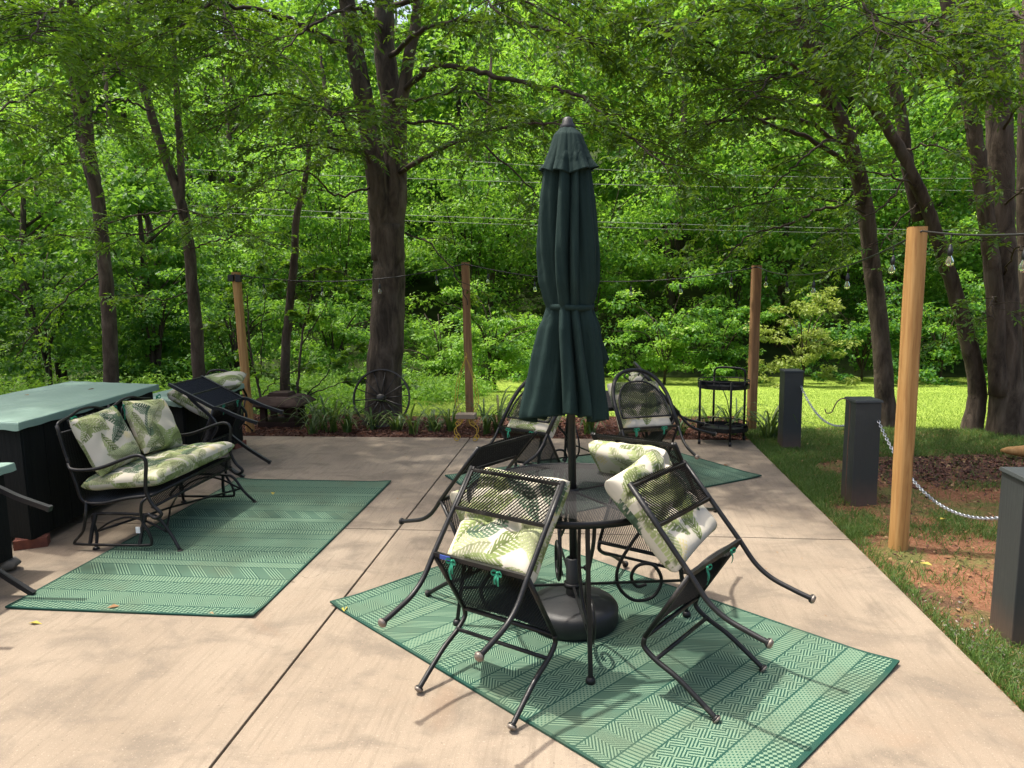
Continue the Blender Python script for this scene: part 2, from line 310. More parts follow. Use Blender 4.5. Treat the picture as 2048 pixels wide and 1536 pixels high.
# ------------------------------------------------------------------ rugs
DK, LT, MD = (.007, .046, .033), (.155, .235, .155), (.035, .105, .074)
def rug_mat(kind):
    n = NT('rug_' + kind); sp = n.new('ShaderNodeSeparateXYZ'); n.l.new(n.coord(), sp.inputs[0]); u, v = sp.outputs[0], sp.outputs[1]
    fr = lambda x: n.math('FRACT', x); mu = lambda a, b: n.math('MULTIPLY', a, b); ad = lambda a, b: n.math('ADD', a, b); lt = lambda a, b: n.math('LESS_THAN', a, b)
    tri = lambda x: n.math('ABSOLUTE', n.math('SUBTRACT', fr(x), .5)); A, B = DK, LT
    if kind == 'chevron': mk = lt(fr(ad(mu(v, 60), mu(tri(mu(u, 7.5)), 11))), .5)
    elif kind == 'herring':
        s = n.math('SUBTRACT', mu(lt(fr(mu(u, 7.5)), .5), 2), 1); mk = lt(fr(ad(mu(mu(u, 56), s), mu(v, 56))), .5)
    elif kind == 'ladder': mk = n.math('GREATER_THAN', fr(ad(mu(u, 50), mu(v, 9))), .36); A, B = (.010, .060, .042), (.145, .215, .14)
    elif kind == 'braid':
        o = mu(lt(fr(mu(v, 46)), .5), .5); mk = n.math('MAXIMUM', n.math('GREATER_THAN', fr(ad(mu(u, 46), o)), .40), n.math('GREATER_THAN', fr(mu(v, 92)), .6)); A, B = (.014, .072, .05), (.135, .205, .135)
    elif kind == 'blocks':
        c1 = lt(fr(ad(mu(u, 6.2), mu(v, 6.2))), .5); c2 = lt(fr(n.math('SUBTRACT', mu(u, 6.2), mu(v, 6.2))), .5); x = n.math('ABSOLUTE', n.math('SUBTRACT', c1, c2))
        p = lt(fr(ad(mu(u, 54), mu(v, 34))), .52); q = lt(fr(ad(mu(u, 25), mu(v, -72))), .5); mk = ad(mu(x, p), mu(n.math('SUBTRACT', 1, x), q))
    elif kind == 'weave': mk = lt(ad(tri(mu(u, 46)), tri(ad(mu(v, 50), mu(u, 12)))), .48)
    elif kind == 'slant': 
        s = lt(fr(ad(mu(u, 6), mu(v, 5))), .45); mk = n.math('MAXIMUM', mu(lt(fr(ad(mu(u, 52), mu(v, 44))), .5), n.math('SUBTRACT', 1, s)), mu(s, .35))
    c = n.mix(mk, A, B) if kind != 'border' else DK
    if kind == 'border': c = DK
    c = n.mix(n.math('MULTIPLY', n.step(n.noise(2.4, 6), .45, .72), .5), c, (.075, .092, .055)); c = n.mix(n.math('MULTIPLY', n.noise(90, 2), .12), c, MD)
    n.col(c); n.rough(.85); n.spec(.25)
    h = n.math('ADD', n.math('SINE', n.math('MULTIPLY', u, 900)), n.math('SINE', n.math('MULTIPLY', v, 900))); n.bump(h, .25, .001); return n.m
KINDS = ['border', 'chevron', 'herring', 'ladder', 'braid', 'blocks', 'weave', 'slant']
RUGM = [rug_mat(k) for k in KINDS]
def make_rug(label, corner, along, W=1.52, L=2.44, flip=False):
    """corner = local origin, along = direction of the long side; bands run along the short side"""
    seq = [('weave', .085), ('chevron', .16), ('weave', .15), ('ladder', .085), ('slant', .17), ('braid', .085), ('blocks', .19), ('weave', .08), ('chevron', .17), ('herring', .10), ('ladder', .08), ('blocks', .18), ('braid', .08), ('slant', .17), ('herring', .15), ('ladder', .08), ('blocks', .19), ('braid', .09), ('weave', .16), ('herring', .2), ('chevron', .2)]
    mb = MB(); H = .007; e = .014; y = e
    def lift(x, y):   # faint waves, corners curling up a little
        return .0008 * (math.sin(3.3 * x + 2 * y) + math.sin(5 * y - 1.9 * x)) + .0016 + sum(c_ * math.exp(-((x - a) ** 2 + (y - b) ** 2) / .011) for a, b, c_ in ((0, 0, .006), (W, 0, .013), (W, L, .010), (0, L, .014)))
    cnt = [0]
    def quad(x0, x1, y0, y1, z, k):
        cnt[0] += 1; n = max(1, int((x1 - x0) / .06)); q = max(1, int((y1 - y0) / .06)); xs = np.linspace(x0, x1, n + 1); ys = np.linspace(y0, y1, q + 1)
        mb.add([(x, y_, z + lift(x, y_)) for y_ in ys for x in xs], [(j * (n + 1) + i, j * (n + 1) + i + 1, (j + 1) * (n + 1) + i + 1, (j + 1) * (n + 1) + i) for j in range(q) for i in range(n)], KINDS.index(k), True)
    while y < L - e - .001:
        k, wd = seq[cnt[0] // 2 % len(seq)]; y1 = min(y + wd, L - e); ln = min(.008, y1 - y)
        quad(e, W - e, y, y1 - ln, H, k); quad(e, W - e, y1 - ln, y1, H, 'border'); y = y1
    for x0, x1, y0, y1 in ((0, W, 0, e), (0, W, L - e, L), (0, e, e, L - e), (W - e, W, e, L - e)): quad(x0, x1, y0, y1, H + .001, 'border')
    ring = [(x, 0.) for x in np.linspace(0, W, 26)[:-1]] + [(W, y_) for y_ in np.linspace(0, L, 41)[:-1]] + [(x, L) for x in np.linspace(W, 0, 26)[:-1]] + [(0., y_) for y_ in np.linspace(L, 0, 41)[:-1]]; nr = len(ring)
    mb.add([(x, y_, max(.0005, lift(x, y_) - .002)) for x, y_ in ring] + [(x, y_, H + .001 + lift(x, y_)) for x, y_ in ring], [(k, (k + 1) % nr, nr + (k + 1) % nr, nr + k) for k in range(nr)], 0, False)
    o = mb.build('patterned_rug', RUGM); a = math.atan2(along[1], along[0]) - PI / 2; o.rotation_euler = (0, 0, a); o.location = (corner[0], corner[1], .002)
    return tag(o, label, 'rug', 'green patterned outdoor rugs')
make_rug('green banded outdoor rug lying flat in front of the glider bench', (-3.25, 3.50), (0, 1), 1.45, 2.70)
make_rug('green banded outdoor rug set diagonally under the parasol table', (.42, 2.115), (-.764, .645))          # near corner, long side runs up to the left
make_rug('shaded green banded rug under the farther table near the mulch bed', (-.49, 5.17), (.823, .568))
for o in bpy.data.objects:
    if o.get('label', '').startswith('green banded outdoor rug set'):   # its short side goes to the right, so start from the far end
        a = math.atan2(.645, -.764); o.rotation_euler = (0, 0, a + PI / 2); o.location = (-1.448 + 1.52 * .645, 3.693 + 1.52 * .764, .002)
    if o.get('label', '').startswith('shaded green'):
        o.rotation_euler = (0, 0, math.atan2(.568, .823) - PI / 2); o.location = (-.49 - 1.52 * .568, 5.17 + 1.52 * .823, .002)

# ------------------------------------------------------------------ cushions with the palm print
def print_colors(U, Vv, seed, dens=95):
    r = np.random.default_rng(seed); col = np.empty(U.shape + (3,)); col[:] = (.50, .465, .375)
    ext = (U.min(), U.max(), Vv.min(), Vv.max()); area = (ext[1] - ext[0]) * (ext[3] - ext[2])
    pal = [(.16, .20, .07), (.22, .27, .10), (.29, .33, .15), (.075, .12, .075), (.20, .24, .10), (.34, .36, .20)]
    for _ in range(int(area * 16)):                                   # beige blossom blotches
        cx, cy = r.uniform(*ext[:2]), r.uniform(*ext[2:]); d2 = (U - cx) ** 2 + (Vv - cy) ** 2
        k = (np.exp(-d2 / (2 * .035 ** 2)) * (.6 + .4 * np.sin(U * 260 + cx * 99) * np.sin(Vv * 240))) > .42; col[k] = (.52, .45, .24)
    for _ in range(int(area * dens) + 5):
        cx, cy = r.uniform(ext[0] - .05, ext[1] + .05), r.uniform(ext[2] - .05, ext[3] + .05); an = r.uniform(0, 2 * PI); L = r.uniform(.20, .34); w_ = r.uniform(.045, .08); cv = r.uniform(-3, 3); c = np.array(pal[r.integers(len(pal))])
        x = (U - cx) * np.cos(an) + (Vv - cy) * np.sin(an); y = -(U - cx) * np.sin(an) + (Vv - cy) * np.cos(an); y = y - cv * (x - L / 2) ** 2
        s = np.clip(x / L, 0, 1); wd = w_ * np.sin(PI * s) ** .7 * (1.1 - .4 * s); ins = (x > 0) & (x < L) & (np.abs(y) < wd)
        st = np.mod((x - np.abs(y) * .9) / .020, 1); k = ins & (st < .78); sh = np.where(y > 0, .72, 1.05) * (.8 + .4 * np.clip(np.abs(y) / (wd + 1e-6), 0, 1))
        col[k] = (c * sh[..., None])[k]; k2 = ins & (np.abs(y) < .0035); col[k2] = c * .55
    return col
def cushion_mesh(name, a, b, t, seed, tufts=(), nx=84, ny=84, sag=0., edge=.5, pw=5, dens=95):
    """pillow in local x (width a), y (length b), z thickness; printed both sides"""
    u = np.sin(np.linspace(-1, 1, nx) * PI / 2 * .999) * .45 + np.linspace(-1, 1, nx) * .55; v = np.sin(np.linspace(-1, 1, ny) * PI / 2 * .999) * .45 + np.linspace(-1, 1, ny) * .55; u[0], u[-1], v[0], v[-1] = -1, 1, -1, 1; U, Vv = np.meshgrid(u, v, indexing='ij')
    prof = (np.clip(1 - np.abs(U) ** pw, 0, 1) ** edge) * (np.clip(1 - np.abs(Vv) ** pw, 0, 1) ** edge)
    rr = np.random.default_rng(seed + 5); wr = sum(rr.uniform(-.02, .02) * np.sin(U * rr.uniform(2, 9) + Vv * rr.uniform(-9, 9) + rr.uniform(0, 6)) for _ in range(8))
    dim = np.zeros_like(U)
    for tx, ty in tufts:
        d = np.hypot((U - tx) * a, (Vv - ty) * b) / 2; dim += .42 * np.exp(-(d / .034) ** 2)
    for tx, ty in tufts:                                               # creases running between tufts
        dim += .05 * np.exp(-(((U - tx) * a / 2) / .016) ** 2) + .17 * np.exp(-(((Vv - ty + .05 * np.sin(U * 5)) * b / 2) / .015) ** 2)
    k = 1 - .05 * (1 - np.abs(Vv) ** 2); X = U * a / 2 * (1 - .035 * (1 - Vv ** 2) * np.abs(U)); Yv = Vv * b / 2 * (1 - .035 * (1 - U ** 2) * np.abs(Vv))
    top = t / 2 * prof * (1 + wr * 2) * (1 - np.clip(dim, 0, .8)) ; bot = -t / 2 * prof * (1 + wr)
    sg = sag * (1 - Vv ** 2)
    Vt = np.stack([X, Yv, top + sg], -1).reshape(-1, 3); Vb = np.stack([X, Yv, bot + sg - .001], -1).reshape(-1, 3)
    i = (np.arange(nx - 1)[:, None] * ny + np.arange(ny - 1)[None]).ravel(); Ft = np.stack([i, i + ny, i + ny + 1, i + 1], 1); N = nx * ny; Fb = Ft[:, ::-1] + N
    rim = [(i_, 0) for i_ in range(nx)] + [(nx - 1, j) for j in range(1, ny)] + [(i_, ny - 1) for i_ in range(nx - 2, -1, -1)] + [(0, j) for j in range(ny - 2, 0, -1)]
    ri = np.array([p * ny + q for p, q in rim]); rn = np.roll(ri, -1); Fr = np.stack([ri, ri + N, rn + N, rn], 1)
    me = raw_mesh(name, np.vstack([Vt, Vb]), np.vstack([Ft, Fb, Fr]), M['print'], smooth=True)
    wrap = lambda h: (X + np.sign(U) * (t / 2 - np.abs(h)) * (np.abs(U) > .8), Yv + np.sign(Vv) * (t / 2 - np.abs(h)) * (np.abs(Vv) > .8))   # the print runs on over the sides
    c = print_colors(*wrap(np.clip(top, 0, t / 2)), seed, dens).reshape(-1, 3); c2 = print_colors(*wrap(np.clip(bot, -t / 2, 0)), seed + 1, dens).reshape(-1, 3)
    at = me.color_attributes.new('print', 'FLOAT_COLOR', 'POINT'); full = np.ones((2 * N, 4), np.float32); full[:N, :3] = c; full[N:, :3] = c2; at.data.foreach_set('color', full.ravel()); return me
CUSH = [cushion_mesh('tufted_cushion', .45, .47, .128, s, [(-.36, -.12), (.36, -.12), (-.36, .55), (.36, .55)], 124, 124, pw=11, edge=.45, dens=50) for s in (11, 23)]
PILLOW = [cushion_mesh('square_pillow', .47, .43, .15, s, (), 120, 120, edge=.62, dens=90) for s in (31, 47)]
GSEAT = cushion_mesh('bench_cushion', .52, 1.08, .125, 53, [(-.1, -.55), (-.1, 0), (-.1, .55)], 110, 230, edge=.45, pw=9, dens=85)
def bow(parent, p, seed):
    r = random.Random(seed); mb = MB(); x, y, z = p
    for s in (-1, 1):
        lp = [(x, y, z), (x + s * .022, y - .014, z + .012), (x + s * .036, y - .018, z - .004), (x + s * .018, y - .012, z - .014), (x, y, z)]
        q = spline(lp, 5); mb.add([tuple(a + np.array((0, 0, h))) for a in q for h in (-.006, .006)], [(2 * i, 2 * i + 2, 2 * i + 3, 2 * i + 1) for i in range(len(q) - 1)])
        L = r.uniform(.06, .12); tl = spline([(x, y, z), (x + s * .015 * r.random(), y - .016, z - L * .5), (x + s * r.uniform(-.01, .025), y - .010, z - L)], 4)
        mb.add([tuple(a + np.array((h, 0, 0))) for a in tl for h in (-.007, .007)], [(2 * i, 2 * i + 1, 2 * i + 3, 2 * i + 2) for i in range(len(tl) - 1)])
    mb.ball((x, y - .006, z), .008, 4); return mb.build('ribbon_tie', M['ribbon'], parent)

# ------------------------------------------------------------------ tipped chairs (front feet on the ground, back leaning forward on a table)
def profile(pts, x): return [(x if np.isscalar(x) else x[i], p[0], p[1]) for i, p in enumerate(pts)]
def chair(label, pos, yaw, style='rect', group=None, W=.49, cushion=None, clabel=None, blue=False, scale=1.0, coff=0., ctwist=0., cseat=False):
    """yaw: direction the chair faces (degrees from +X); profile points are (forward, up) of the chair as it stands tipped"""
    t = thing('tipped_' + ('mesh_chair' if style != 'sling' else 'sling_chair'), label, 'chair', (pos[0], pos[1], .009 if style != 'sling' else .002), math.radians(yaw - 90), group)
    if scale != 1: t.scale = (scale,) * 3
    h = W / 2; I = M['iron'] if style != 'sling' else M['sling']; r = .0115
    if style == 'sling':
        sf, bar, top = np.array((.40, .31)), np.array((.24, .665)), np.array((.66, .885)); rear = [(.24, .665), (.17, .655), (.02, .59), (-.16, .53)]; front = [(.40, .31), (.36, .265), (.20, .145), (0, .02)]
    else:
        sf, bar, top = np.array((.33, .257)), np.array((.128, .586)), np.array((.412, .912))
        rear = [(.128, .586), (.055, .498), (-.02, .448), (-.11, .420), (-.2, .398)]; front = [(.33, .257), (.332, .215), (.275, .172), (.18, .130), (.085, .070), (0, .012)]
        if style == 'arch': top = np.array((.49, 1.01))
    bd = (top - bar) / np.linalg.norm(top - bar); bn = np.array((bd[1], -bd[0]))
    for s in (-1, 1):
        x = s * h; sq = style == 'sling'; rr = .020 if sq else r
        cr = spline(profile(rear, x), 6)
        if style == 'arch': up = MB().tube(cr, rr)
        else: up = MB().tube(np.vstack([[(x, *top)], [(x, *((top + bar) / 2))], cr]), rr, 4 if sq else 8, sq=sq)
        u = up.build('back_upright', I, t)
        e = cr[-1]; d = nrm(cr[-1] - cr[-2])
        if sq: MB().tube([e - d * .004, e + d * .012], .0225, 4, sq=True).build('foot_cap', M['plastic'], u)
        else:
            g = MB().tube([e - d * .014, e - d * .004], [.017, .021], 10); g.tube([e - d * .004, e + d * .007], [.0215, .015], 10, 1); g.build('glide', [I, M['glide']], u)
        cf = spline(profile(front, x), 6); lg = MB().tube(cf, rr, 4 if sq else 8, sq=sq).build('front_leg', I, t); e = cf[-1]; d = nrm(cf[-1] - cf[-2])
        if sq: MB().tube([e - d * .004, e + d * .012], .0225, 4, sq=True).build('foot_cap', M['plastic'], lg)
        else:
            g = MB().tube([e - d * .014, e - d * .004], [.017, .021], 10); g.tube([e - d * .004, e + d * .006], [.0215, .015], 10, 1); g.build('glide', [I, M['glide']], lg)
        if sq:   # arm rail
            MB().tube(spline([(x, .48, .79), (x * 1.02, .43, .73), (x * 1.04, .22, .52), (x, .30, .36), (x, .09, .08)][:4], 5), .016, 4, sq=True).build('arm', I, t)
    MB().tube([(-h, *bar), (h, *bar)], .0125, 4, sq=True).build('seat_rear_rail', I, t)
    if style != 'sling':
        st = (.275, .176); MB().tube([(-h, *st), (h, *st)], .009).build('stretcher', I, t)
    # seat: frame and expanded metal
    sv = sf - bar; sl_ = np.linalg.norm(sv); sv /= sl_; sn = np.array((sv[1], -sv[0]))
    def Sp(u, v): q = bar + sv * v - sn * .0 + sn * (-.018 * (1 - (2 * u / W - 1) ** 2)); return (u - h, q[0], q[1])
    mb = MB()
    if style == 'sling':
        expanded(mb, Sp, W, sl_, None, .013, .0088, .0027, 0, .0020); mb.build('seat_sling', M['mesh'], t)
    else:
        expanded(mb, Sp, W, sl_, None, .013, .0088, .0030, 0, .0032); tag(mb.build('seat_mesh', M['mesh'], t), kind='stuff')
    fr = MB().tube([(-h, *sf), (h, *sf)], .011, 6)
    for s in (-1, 1): fr.tube([(s * h, *bar), (s * h, *sf)], .011, 6)
    fr.build('seat_frame', I, t)
    # back
    if style == 'arch':
        Lb = np.linalg.norm(top - bar); hw = h
        arch = [(hw * (1 if a < PI / 2 else -1) * min(1, abs(math.cos(a)) ** .55), *(bar + bd * (Lb * (.42 + .58 * math.sin(a)) if 0 <= a <= PI else 0))) for a in np.linspace(0, PI, 25)]
        full = [(hw, *bar)] + [(hw * math.copysign(abs(math.cos(a)) ** .8, math.cos(a)), *(bar + bd * Lb * (.40 + .60 * math.sin(a)))) for a in np.linspace(0, PI, 25)] + [(-hw, *bar)]
        MB().tube(full, .0165, 8).build('back_arch', I, t)
        iw = hw * .86; La = Lb * .80
        inner = [(iw, *(bar + bd * .10))] + [(iw * math.copysign(abs(math.cos(a)) ** .8, math.cos(a)), *(bar + bd * (La * (.36 + .64 * math.sin(a))))) for a in np.linspace(0, PI, 21)] + [(-iw, *(bar + bd * .10))]
        rim = MB().tube(inner, .008, 6); rim.tube([(-iw, *(bar + bd * .10)), (iw, *(bar + bd * .10))], .008, 6); rim.build('back_rim', I, t)
        for s in (-1, 1): MB().tube(spline([(s * .05, *(bar + bd * La)), (s * .09, *(bar + bd * (La + .05))), (s * .06, *(bar + bd * (La + .085))), (s * .035, *(bar + bd * (La + .055)))], 5), .007, 6).build('scroll', I, t)
        def Bp(u, v): q = bar + bd * (.10 + v); return (u - iw, q[0], q[1])
        def keep(u, v):
            vv = v + .10; x = abs(u - iw) / iw; return vv < La * .36 or x < abs(math.cos(math.asin(min(1, max(0, (vv / La - .36) / .64))))) ** .8
        mb = MB(); expanded(mb, Bp, 2 * iw, La - .10, keep, w=.0033)
    else:
        lo = bar + (top - bar) * .52; Lb = np.linalg.norm(top - lo)
        fr = MB()
        for q in (lo, top - bd * .016): fr.tube([(-h, *q), (h, *q)], .0105, 4, sq=True)
        for s in (-1, 1): fr.tube([(s * (h - .012), *lo), (s * (h - .012), *top)], .008, 4, sq=True)
        fr.build('back_frame', I, t)
        def Bp(u, v): q = lo + bd * v + bn * (-.010 * math.sin(PI * u / W)); return (u - h, q[0], q[1])
        mb = MB()
        if style == 'sling':
            lo = bar
            expanded(mb, lambda u, v: (u - h, *(bar + bd * v)), W, np.linalg.norm(top - bar), None, .013, .0088, .0027, 0, .0020)
        else: expanded(mb, Bp, W, Lb)
    if style == 'sling': mb.build('back_sling', M['mesh'], t)
    else: tag(mb.build('back_mesh', M['mesh'], t), kind='stuff')
    if blue: MB().box((-h + .075, bar[0] - .014, bar[1]), (.055, .004, .018)).build('blue_label', M['blue'], t)
    if cushion is not None:
        c = thing('tufted_cushion', clabel, 'cushion', t.location, t.rotation_euler.z, 'palm print chair cushions')
        b = link('cushion_pad', CUSH[cushion % 2], c); L = .47
        mid = bar + bd * (L / 2 + .012 + coff) + bn * (.083 if style != 'sling' else .112)
        R = Matrix(((1, 0, 0), (0, bd[0], -bn[0]), (0, bd[1], -bn[1]))); b.matrix_local = Matrix.Translation((0, mid[0], mid[1])) @ R.to_4x4() @ Matrix.Rotation(ctwist, 4, 'Z')
        if cseat:
            tn = np.array((-sv[1], sv[0])); mid = bar + sv * .225 + tn * .075; b.matrix_local = Matrix.Translation((0, mid[0], mid[1])) @ Matrix(((1, 0, 0), (0, sv[0], tn[0]), (0, sv[1], tn[1]))).to_4x4()
        for k, s in enumerate((-.35, .3)): bw = bow(c, (0, 0, 0), k + cushion * 3); bw.location = (s * W * .75, bar[0] - .014, bar[1] - .004); bw.scale = (.75,) * 3
    return t
G1 = 'black mesh chairs tipped against the parasol table'
chair('black iron mesh chair tipped forward, nearest the camera on the left, with a blue label', (-.531, 2.745), 61.6, 'rect', G1, cushion=0, clabel='tufted palm print cushion tied to the near left tipped chair', blue=True, coff=-.01)
chair('black iron mesh chair tipped forward at the right of the parasol table', (.632, 2.953), 146.3, 'rect', G1, cushion=1, clabel='tufted palm print cushion on the near right tipped chair', coff=.05, ctwist=.14)
chair('black iron mesh chair tipped from the far left side of the parasol table', (-.793, 4.038), -32.9, 'rect', G1, cushion=2, clabel='palm print cushion half hidden on the far left tipped chair', cseat=True)
chair('black iron mesh chair tipped from behind the parasol table, cushion towards the camera', (.42, 4.23), -120, 'rect', G1, cushion=3, clabel='palm print cushion rolled over the far edge of the parasol table', coff=-.03)
G2 = 'arched back chairs tipped against the farther table'
chair('arched mesh back chair tipped forward right of the folded parasol', (.51, 5.70), 110, 'arch', G2, cushion=1, clabel='palm print cushion behind the arched chair right of the parasol')
chair('arched mesh back chair tipped forward, partly hidden left of the parasol hem', (-.62, 5.56), 57, 'arch', G2, cushion=2, clabel='palm print cushion of the chair left of the parasol hem')
chair('arched mesh back chair tipped from the cart side of the farther table', (.88, 6.72), 183, 'arch', G2, cushion=3, clabel='palm print cushion piled behind the arched chair, cart side')
G3 = 'sling chairs tipped against the counters'
chair('black square tube sling chair tipped against the far low counter', (-3.22, 6.52), 180, 'sling', G3, W=.56, cushion=0, clabel='faded palm print cushion on the chair leaning on the far counter')
chair('black square tube sling chair at the left picture edge, only two legs in view', (-3.225, 3.40), 180, 'sling', G3, W=.54)
chair('unidentified dark object behind the far low counter, built as a black arched chair', (-4.35, 8.35), -88, 'arch', None, scale=.80)  # stand-in: dark shape of unknown kind, built with the arched chair
pl = thing('square_pillow', 'palm print pillow lying on top of the chair at the far counter', 'pillow', (-3.80, 7.02, .80), .3); q = link('pillow_pad', PILLOW[1], pl); q.rotation_euler = (.12, -.12, 0)

# ------------------------------------------------------------------ round mesh tables
def table(label, c, rot, R=.535, z=.71):
    t = thing('round_mesh_table', label, 'table', (c[0], c[1], .009), math.radians(rot), 'round iron mesh tables'); I = M['iron']
    mb = MB(); expanded(mb, lambda u, v: (u - R, v - R, z - .004), 2 * R, 2 * R, lambda u, v: .03 < math.hypot(u - R, v - R) < R - .003, w=.0016, tilt=.0012); tag(mb.build('top_mesh', M['mesh'], t), kind='stuff')
    rim = MB().lathe([(R - .012, -.030), (R, -.030), (R + .002, 0), (R - .006, .003), (R - .012, 0), (R - .012, -.030)], 64, (0, 0, z), cap=False); rim.build('rim', I, t)
    MB().lathe([(.028, -.02), (.036, -.02), (.038, .004), (.028, .004), (.028, -.02)], 20, (0, 0, z), cap=False).build('parasol_ring', I, t)
    br = MB()
    for k in range(4):
        a = k * PI / 2 + .5; br.tube([(.036 * math.cos(a), .036 * math.sin(a), z - .014), ((R - .01) * math.cos(a), (R - .01) * math.sin(a), z - .014)], .006, 4, sq=True)
    br.build('top_braces', I, t)
    for k in range(4):
        a = k * PI / 2; ca, sa = math.cos(a), math.sin(a); P = lambda r, zz, o=0: (r * ca - o * sa, r * sa + o * ca, zz)
        lg = MB().tube([P(R - .02, z - .02), P(R - .01, z - .15), P(.545, .40), P(.575, .20), P(.60, .02)], .0135, 4, sq=True).build('leg', I, t)
        MB().lathe([(.018, 0), (.022, .004), (.022, .016), (.016, .03)], 12, P(.6015, 0)).build('foot_cap', I, lg)
        sc = [P(R - .04, z - .03, .035), P(.45, .57, .035), P(.33, .42, .035), P(.245, .27, .035), P(.25, .16, .035), P(.33, .085, .035), P(.43, .10, .035), P(.475, .19, .035), P(.43, .275, .035), P(.35, .275, .035), P(.315, .215, .035), P(.345, .16, .035), P(.395, .17, .035)]
        MB().tube(spline(sc, 7), .0095, 6).build('scroll', I, t)
        MB().tube(spline([P(R - .06, z - .02, -.03), P(.46, .50, -.03), P(.50, .34, -.02), P(.575, .24, 0)], 5), .0085, 6).build('leg_strut', I, t)
    st = MB()
    for a in (0, PI / 2): st.tube([(.57 * math.cos(a), .57 * math.sin(a), .20 + a * .01), (-.57 * math.cos(a), -.57 * math.sin(a), .20 + a * .01)], .008, 4, sq=True)
    # cross bars stop short of the pole
    st = MB()
    for k in range(4):
        a = k * PI / 2; st.tube([(.57 * math.cos(a), .57 * math.sin(a), .2), (.042 * math.cos(a), .042 * math.sin(a), .2)], .008, 4, sq=True)
    st.lathe([(.036, -.01), (.046, -.01), (.046, .012), (.036, .012), (.036, -.01)], 16, (0, 0, .2), cap=False); st.build('stretcher', I, t)
    return t
TC = (-.10, 3.59)
table('round black mesh table with scroll legs under the folded green parasol', TC, -81)
table('round black mesh table in the shade on the farther rug', (.03, 6.52), -60, .50)

# ------------------------------------------------------------------ parasol and its base
t = thing('parasol_base', 'round black plastic parasol base on the near green rug', 'parasol base', (*TC, .010))
MB().lathe([(.228, 0), (.236, .015), (.236, .085), (.222, .105), (.19, .118), (.10, .135), (.05, .145), (.034, .15), (.034, .15)], 48).build('base_drum', M['plastic'], t)
MB().lathe([(.034, .148), (.034, .34), (.028, .345), (.0285, .148)], 20, cap=False).build('socket', M['plastic'], t)
kb = MB().tube([(.034, 0, .29), (.06, 0, .29)], .006, 6); kb.ball((.07, 0, .29), .016, 5); kb.build('lock_knob', M['plastic'], t)
t = thing('folded_parasol', 'folded dark green parasol tied at the waist, standing through the round table', 'parasol', (*TC, .16))
z0 = -.16; axis = lambda z: -.010 * (z - .7)
MB().tube([(axis(0), 0, 0), (axis(2.33), 0, 2.33)], .0205, 14).build('pole', M['sling'], t)
MB().lathe([(.038, 2.31), (.036, 2.335), (.026, 2.35), (.024, 2.365), (.012, 2.374)], 16, (axis(2.3), 0, 0)).build('finial', M['plastic'], t)
def folded(prof, nf, amp, hem, seed, nz=70, na=240, flare=()):
    """cloth gathered round the pole: uneven pleats whose widths, depths and drift differ; prof = (z, radius, pleat depth)"""
    r = np.random.default_rng(seed); wdt = r.uniform(.55, 1.6, nf); edg = np.concatenate([[0], np.cumsum(wdt) / wdt.sum()]) * 2 * PI; dep = r.uniform(.45, 1.25, nf); pk = r.uniform(.3, .7, nf); ph = r.uniform(0, 6.28, 8)
    zs = np.array([p[0] for p in prof]); rs = np.array([p[1] for p in prof]); am = np.array([p[2] for p in prof]); V = []
    for i in range(nz):
        q = i / (nz - 1); z = zs[0] + (zs[-1] - zs[0]) * q; R = np.interp(-z, -zs, rs); A = np.interp(-z, -zs, am) * amp
        for j in range(na):
            th = 2 * PI * j / na; x = (th + .16 * math.sin(z * 2.3 + ph[0]) + .05 * math.sin(z * 6 + ph[5])) % (2 * PI); k = min(int(np.searchsorted(edg, x, side='right')) - 1, nf - 1); fx = (x - edg[k]) / (edg[k + 1] - edg[k])
            fx = fx ** (math.log(.5) / math.log(pk[k])); f = math.sin(PI * fx) ** .75 - .6
            rr = R * (1 + A * dep[k] * f) * (1 + .05 * A * math.sin(23 * th + 3 * math.sin(z * 4) + ph[2]) + .012 * math.sin(7 * th + z * 11 + ph[3]))
            for a0, wd, z1, z2, ex in flare: rr *= 1 + ex * math.exp(-(((th - a0 + PI) % (2 * PI) - PI) / wd) ** 2) * min(1, max(0, (z1 - z) / (z1 - z2)))
            zz = z + hem * max(0, q - .75) / .25 * (math.sin(th * 2 + ph[3]) * .5 + .5 * f)
            V.append((axis(z) + rr * math.cos(th), rr * math.sin(th), zz))
    fs = [(i * na + j, i * na + (j + 1) % na, (i + 1) * na + (j + 1) % na, (i + 1) * na + j) for i in range(nz - 1) for j in range(na)]
    return MB().add(V, fs)
def cloth(name, mb, parent):
    o = mb.build(name, M['parasol'], parent); s = o.modifiers.new('thickness', 'SOLIDIFY'); s.thickness = .003; s.offset = 0; return o
cloth('canopy', folded([(2.315, .030, .1), (2.18, .098, .5), (2.00, .114, .7), (1.75, .126, .8), (1.60, .124, .75), (1.515, .114, .5), (1.478, .108, .28), (1.445, .112, .5), (1.38, .126, .8), (1.25, .138, .9), (1.08, .150, .9), (.97, .158, .9), (.94, .158, .9)], 9, .78, .055, 21, 120, flare=((3.4, .62, 1.42, .96, .46),)), t)
cloth('vent', folded([(2.325, .032, .1), (2.29, .066, .3), (2.22, .090, .5), (2.165, .110, .75), (2.12, .130, 1.)], 8, .42, .026, 33, 40), t)
bd_ = MB()
pts = [(axis(1.47) + .118 * math.cos(a) * (1 + .03 * math.sin(3 * a)), .118 * math.sin(a), 1.478 + .004 * math.sin(a * 2)) for a in np.linspace(0, 2 * PI, 48, endpoint=False)]
V = [(p[0], p[1], p[2] + dz) for p in pts for dz in (-.013, .013)]; bd_.add(V, [(2 * i, (2 * i + 2) % 96, (2 * i + 3) % 96, 2 * i + 1) for i in range(48)]); cloth('tie_band', bd_, t)
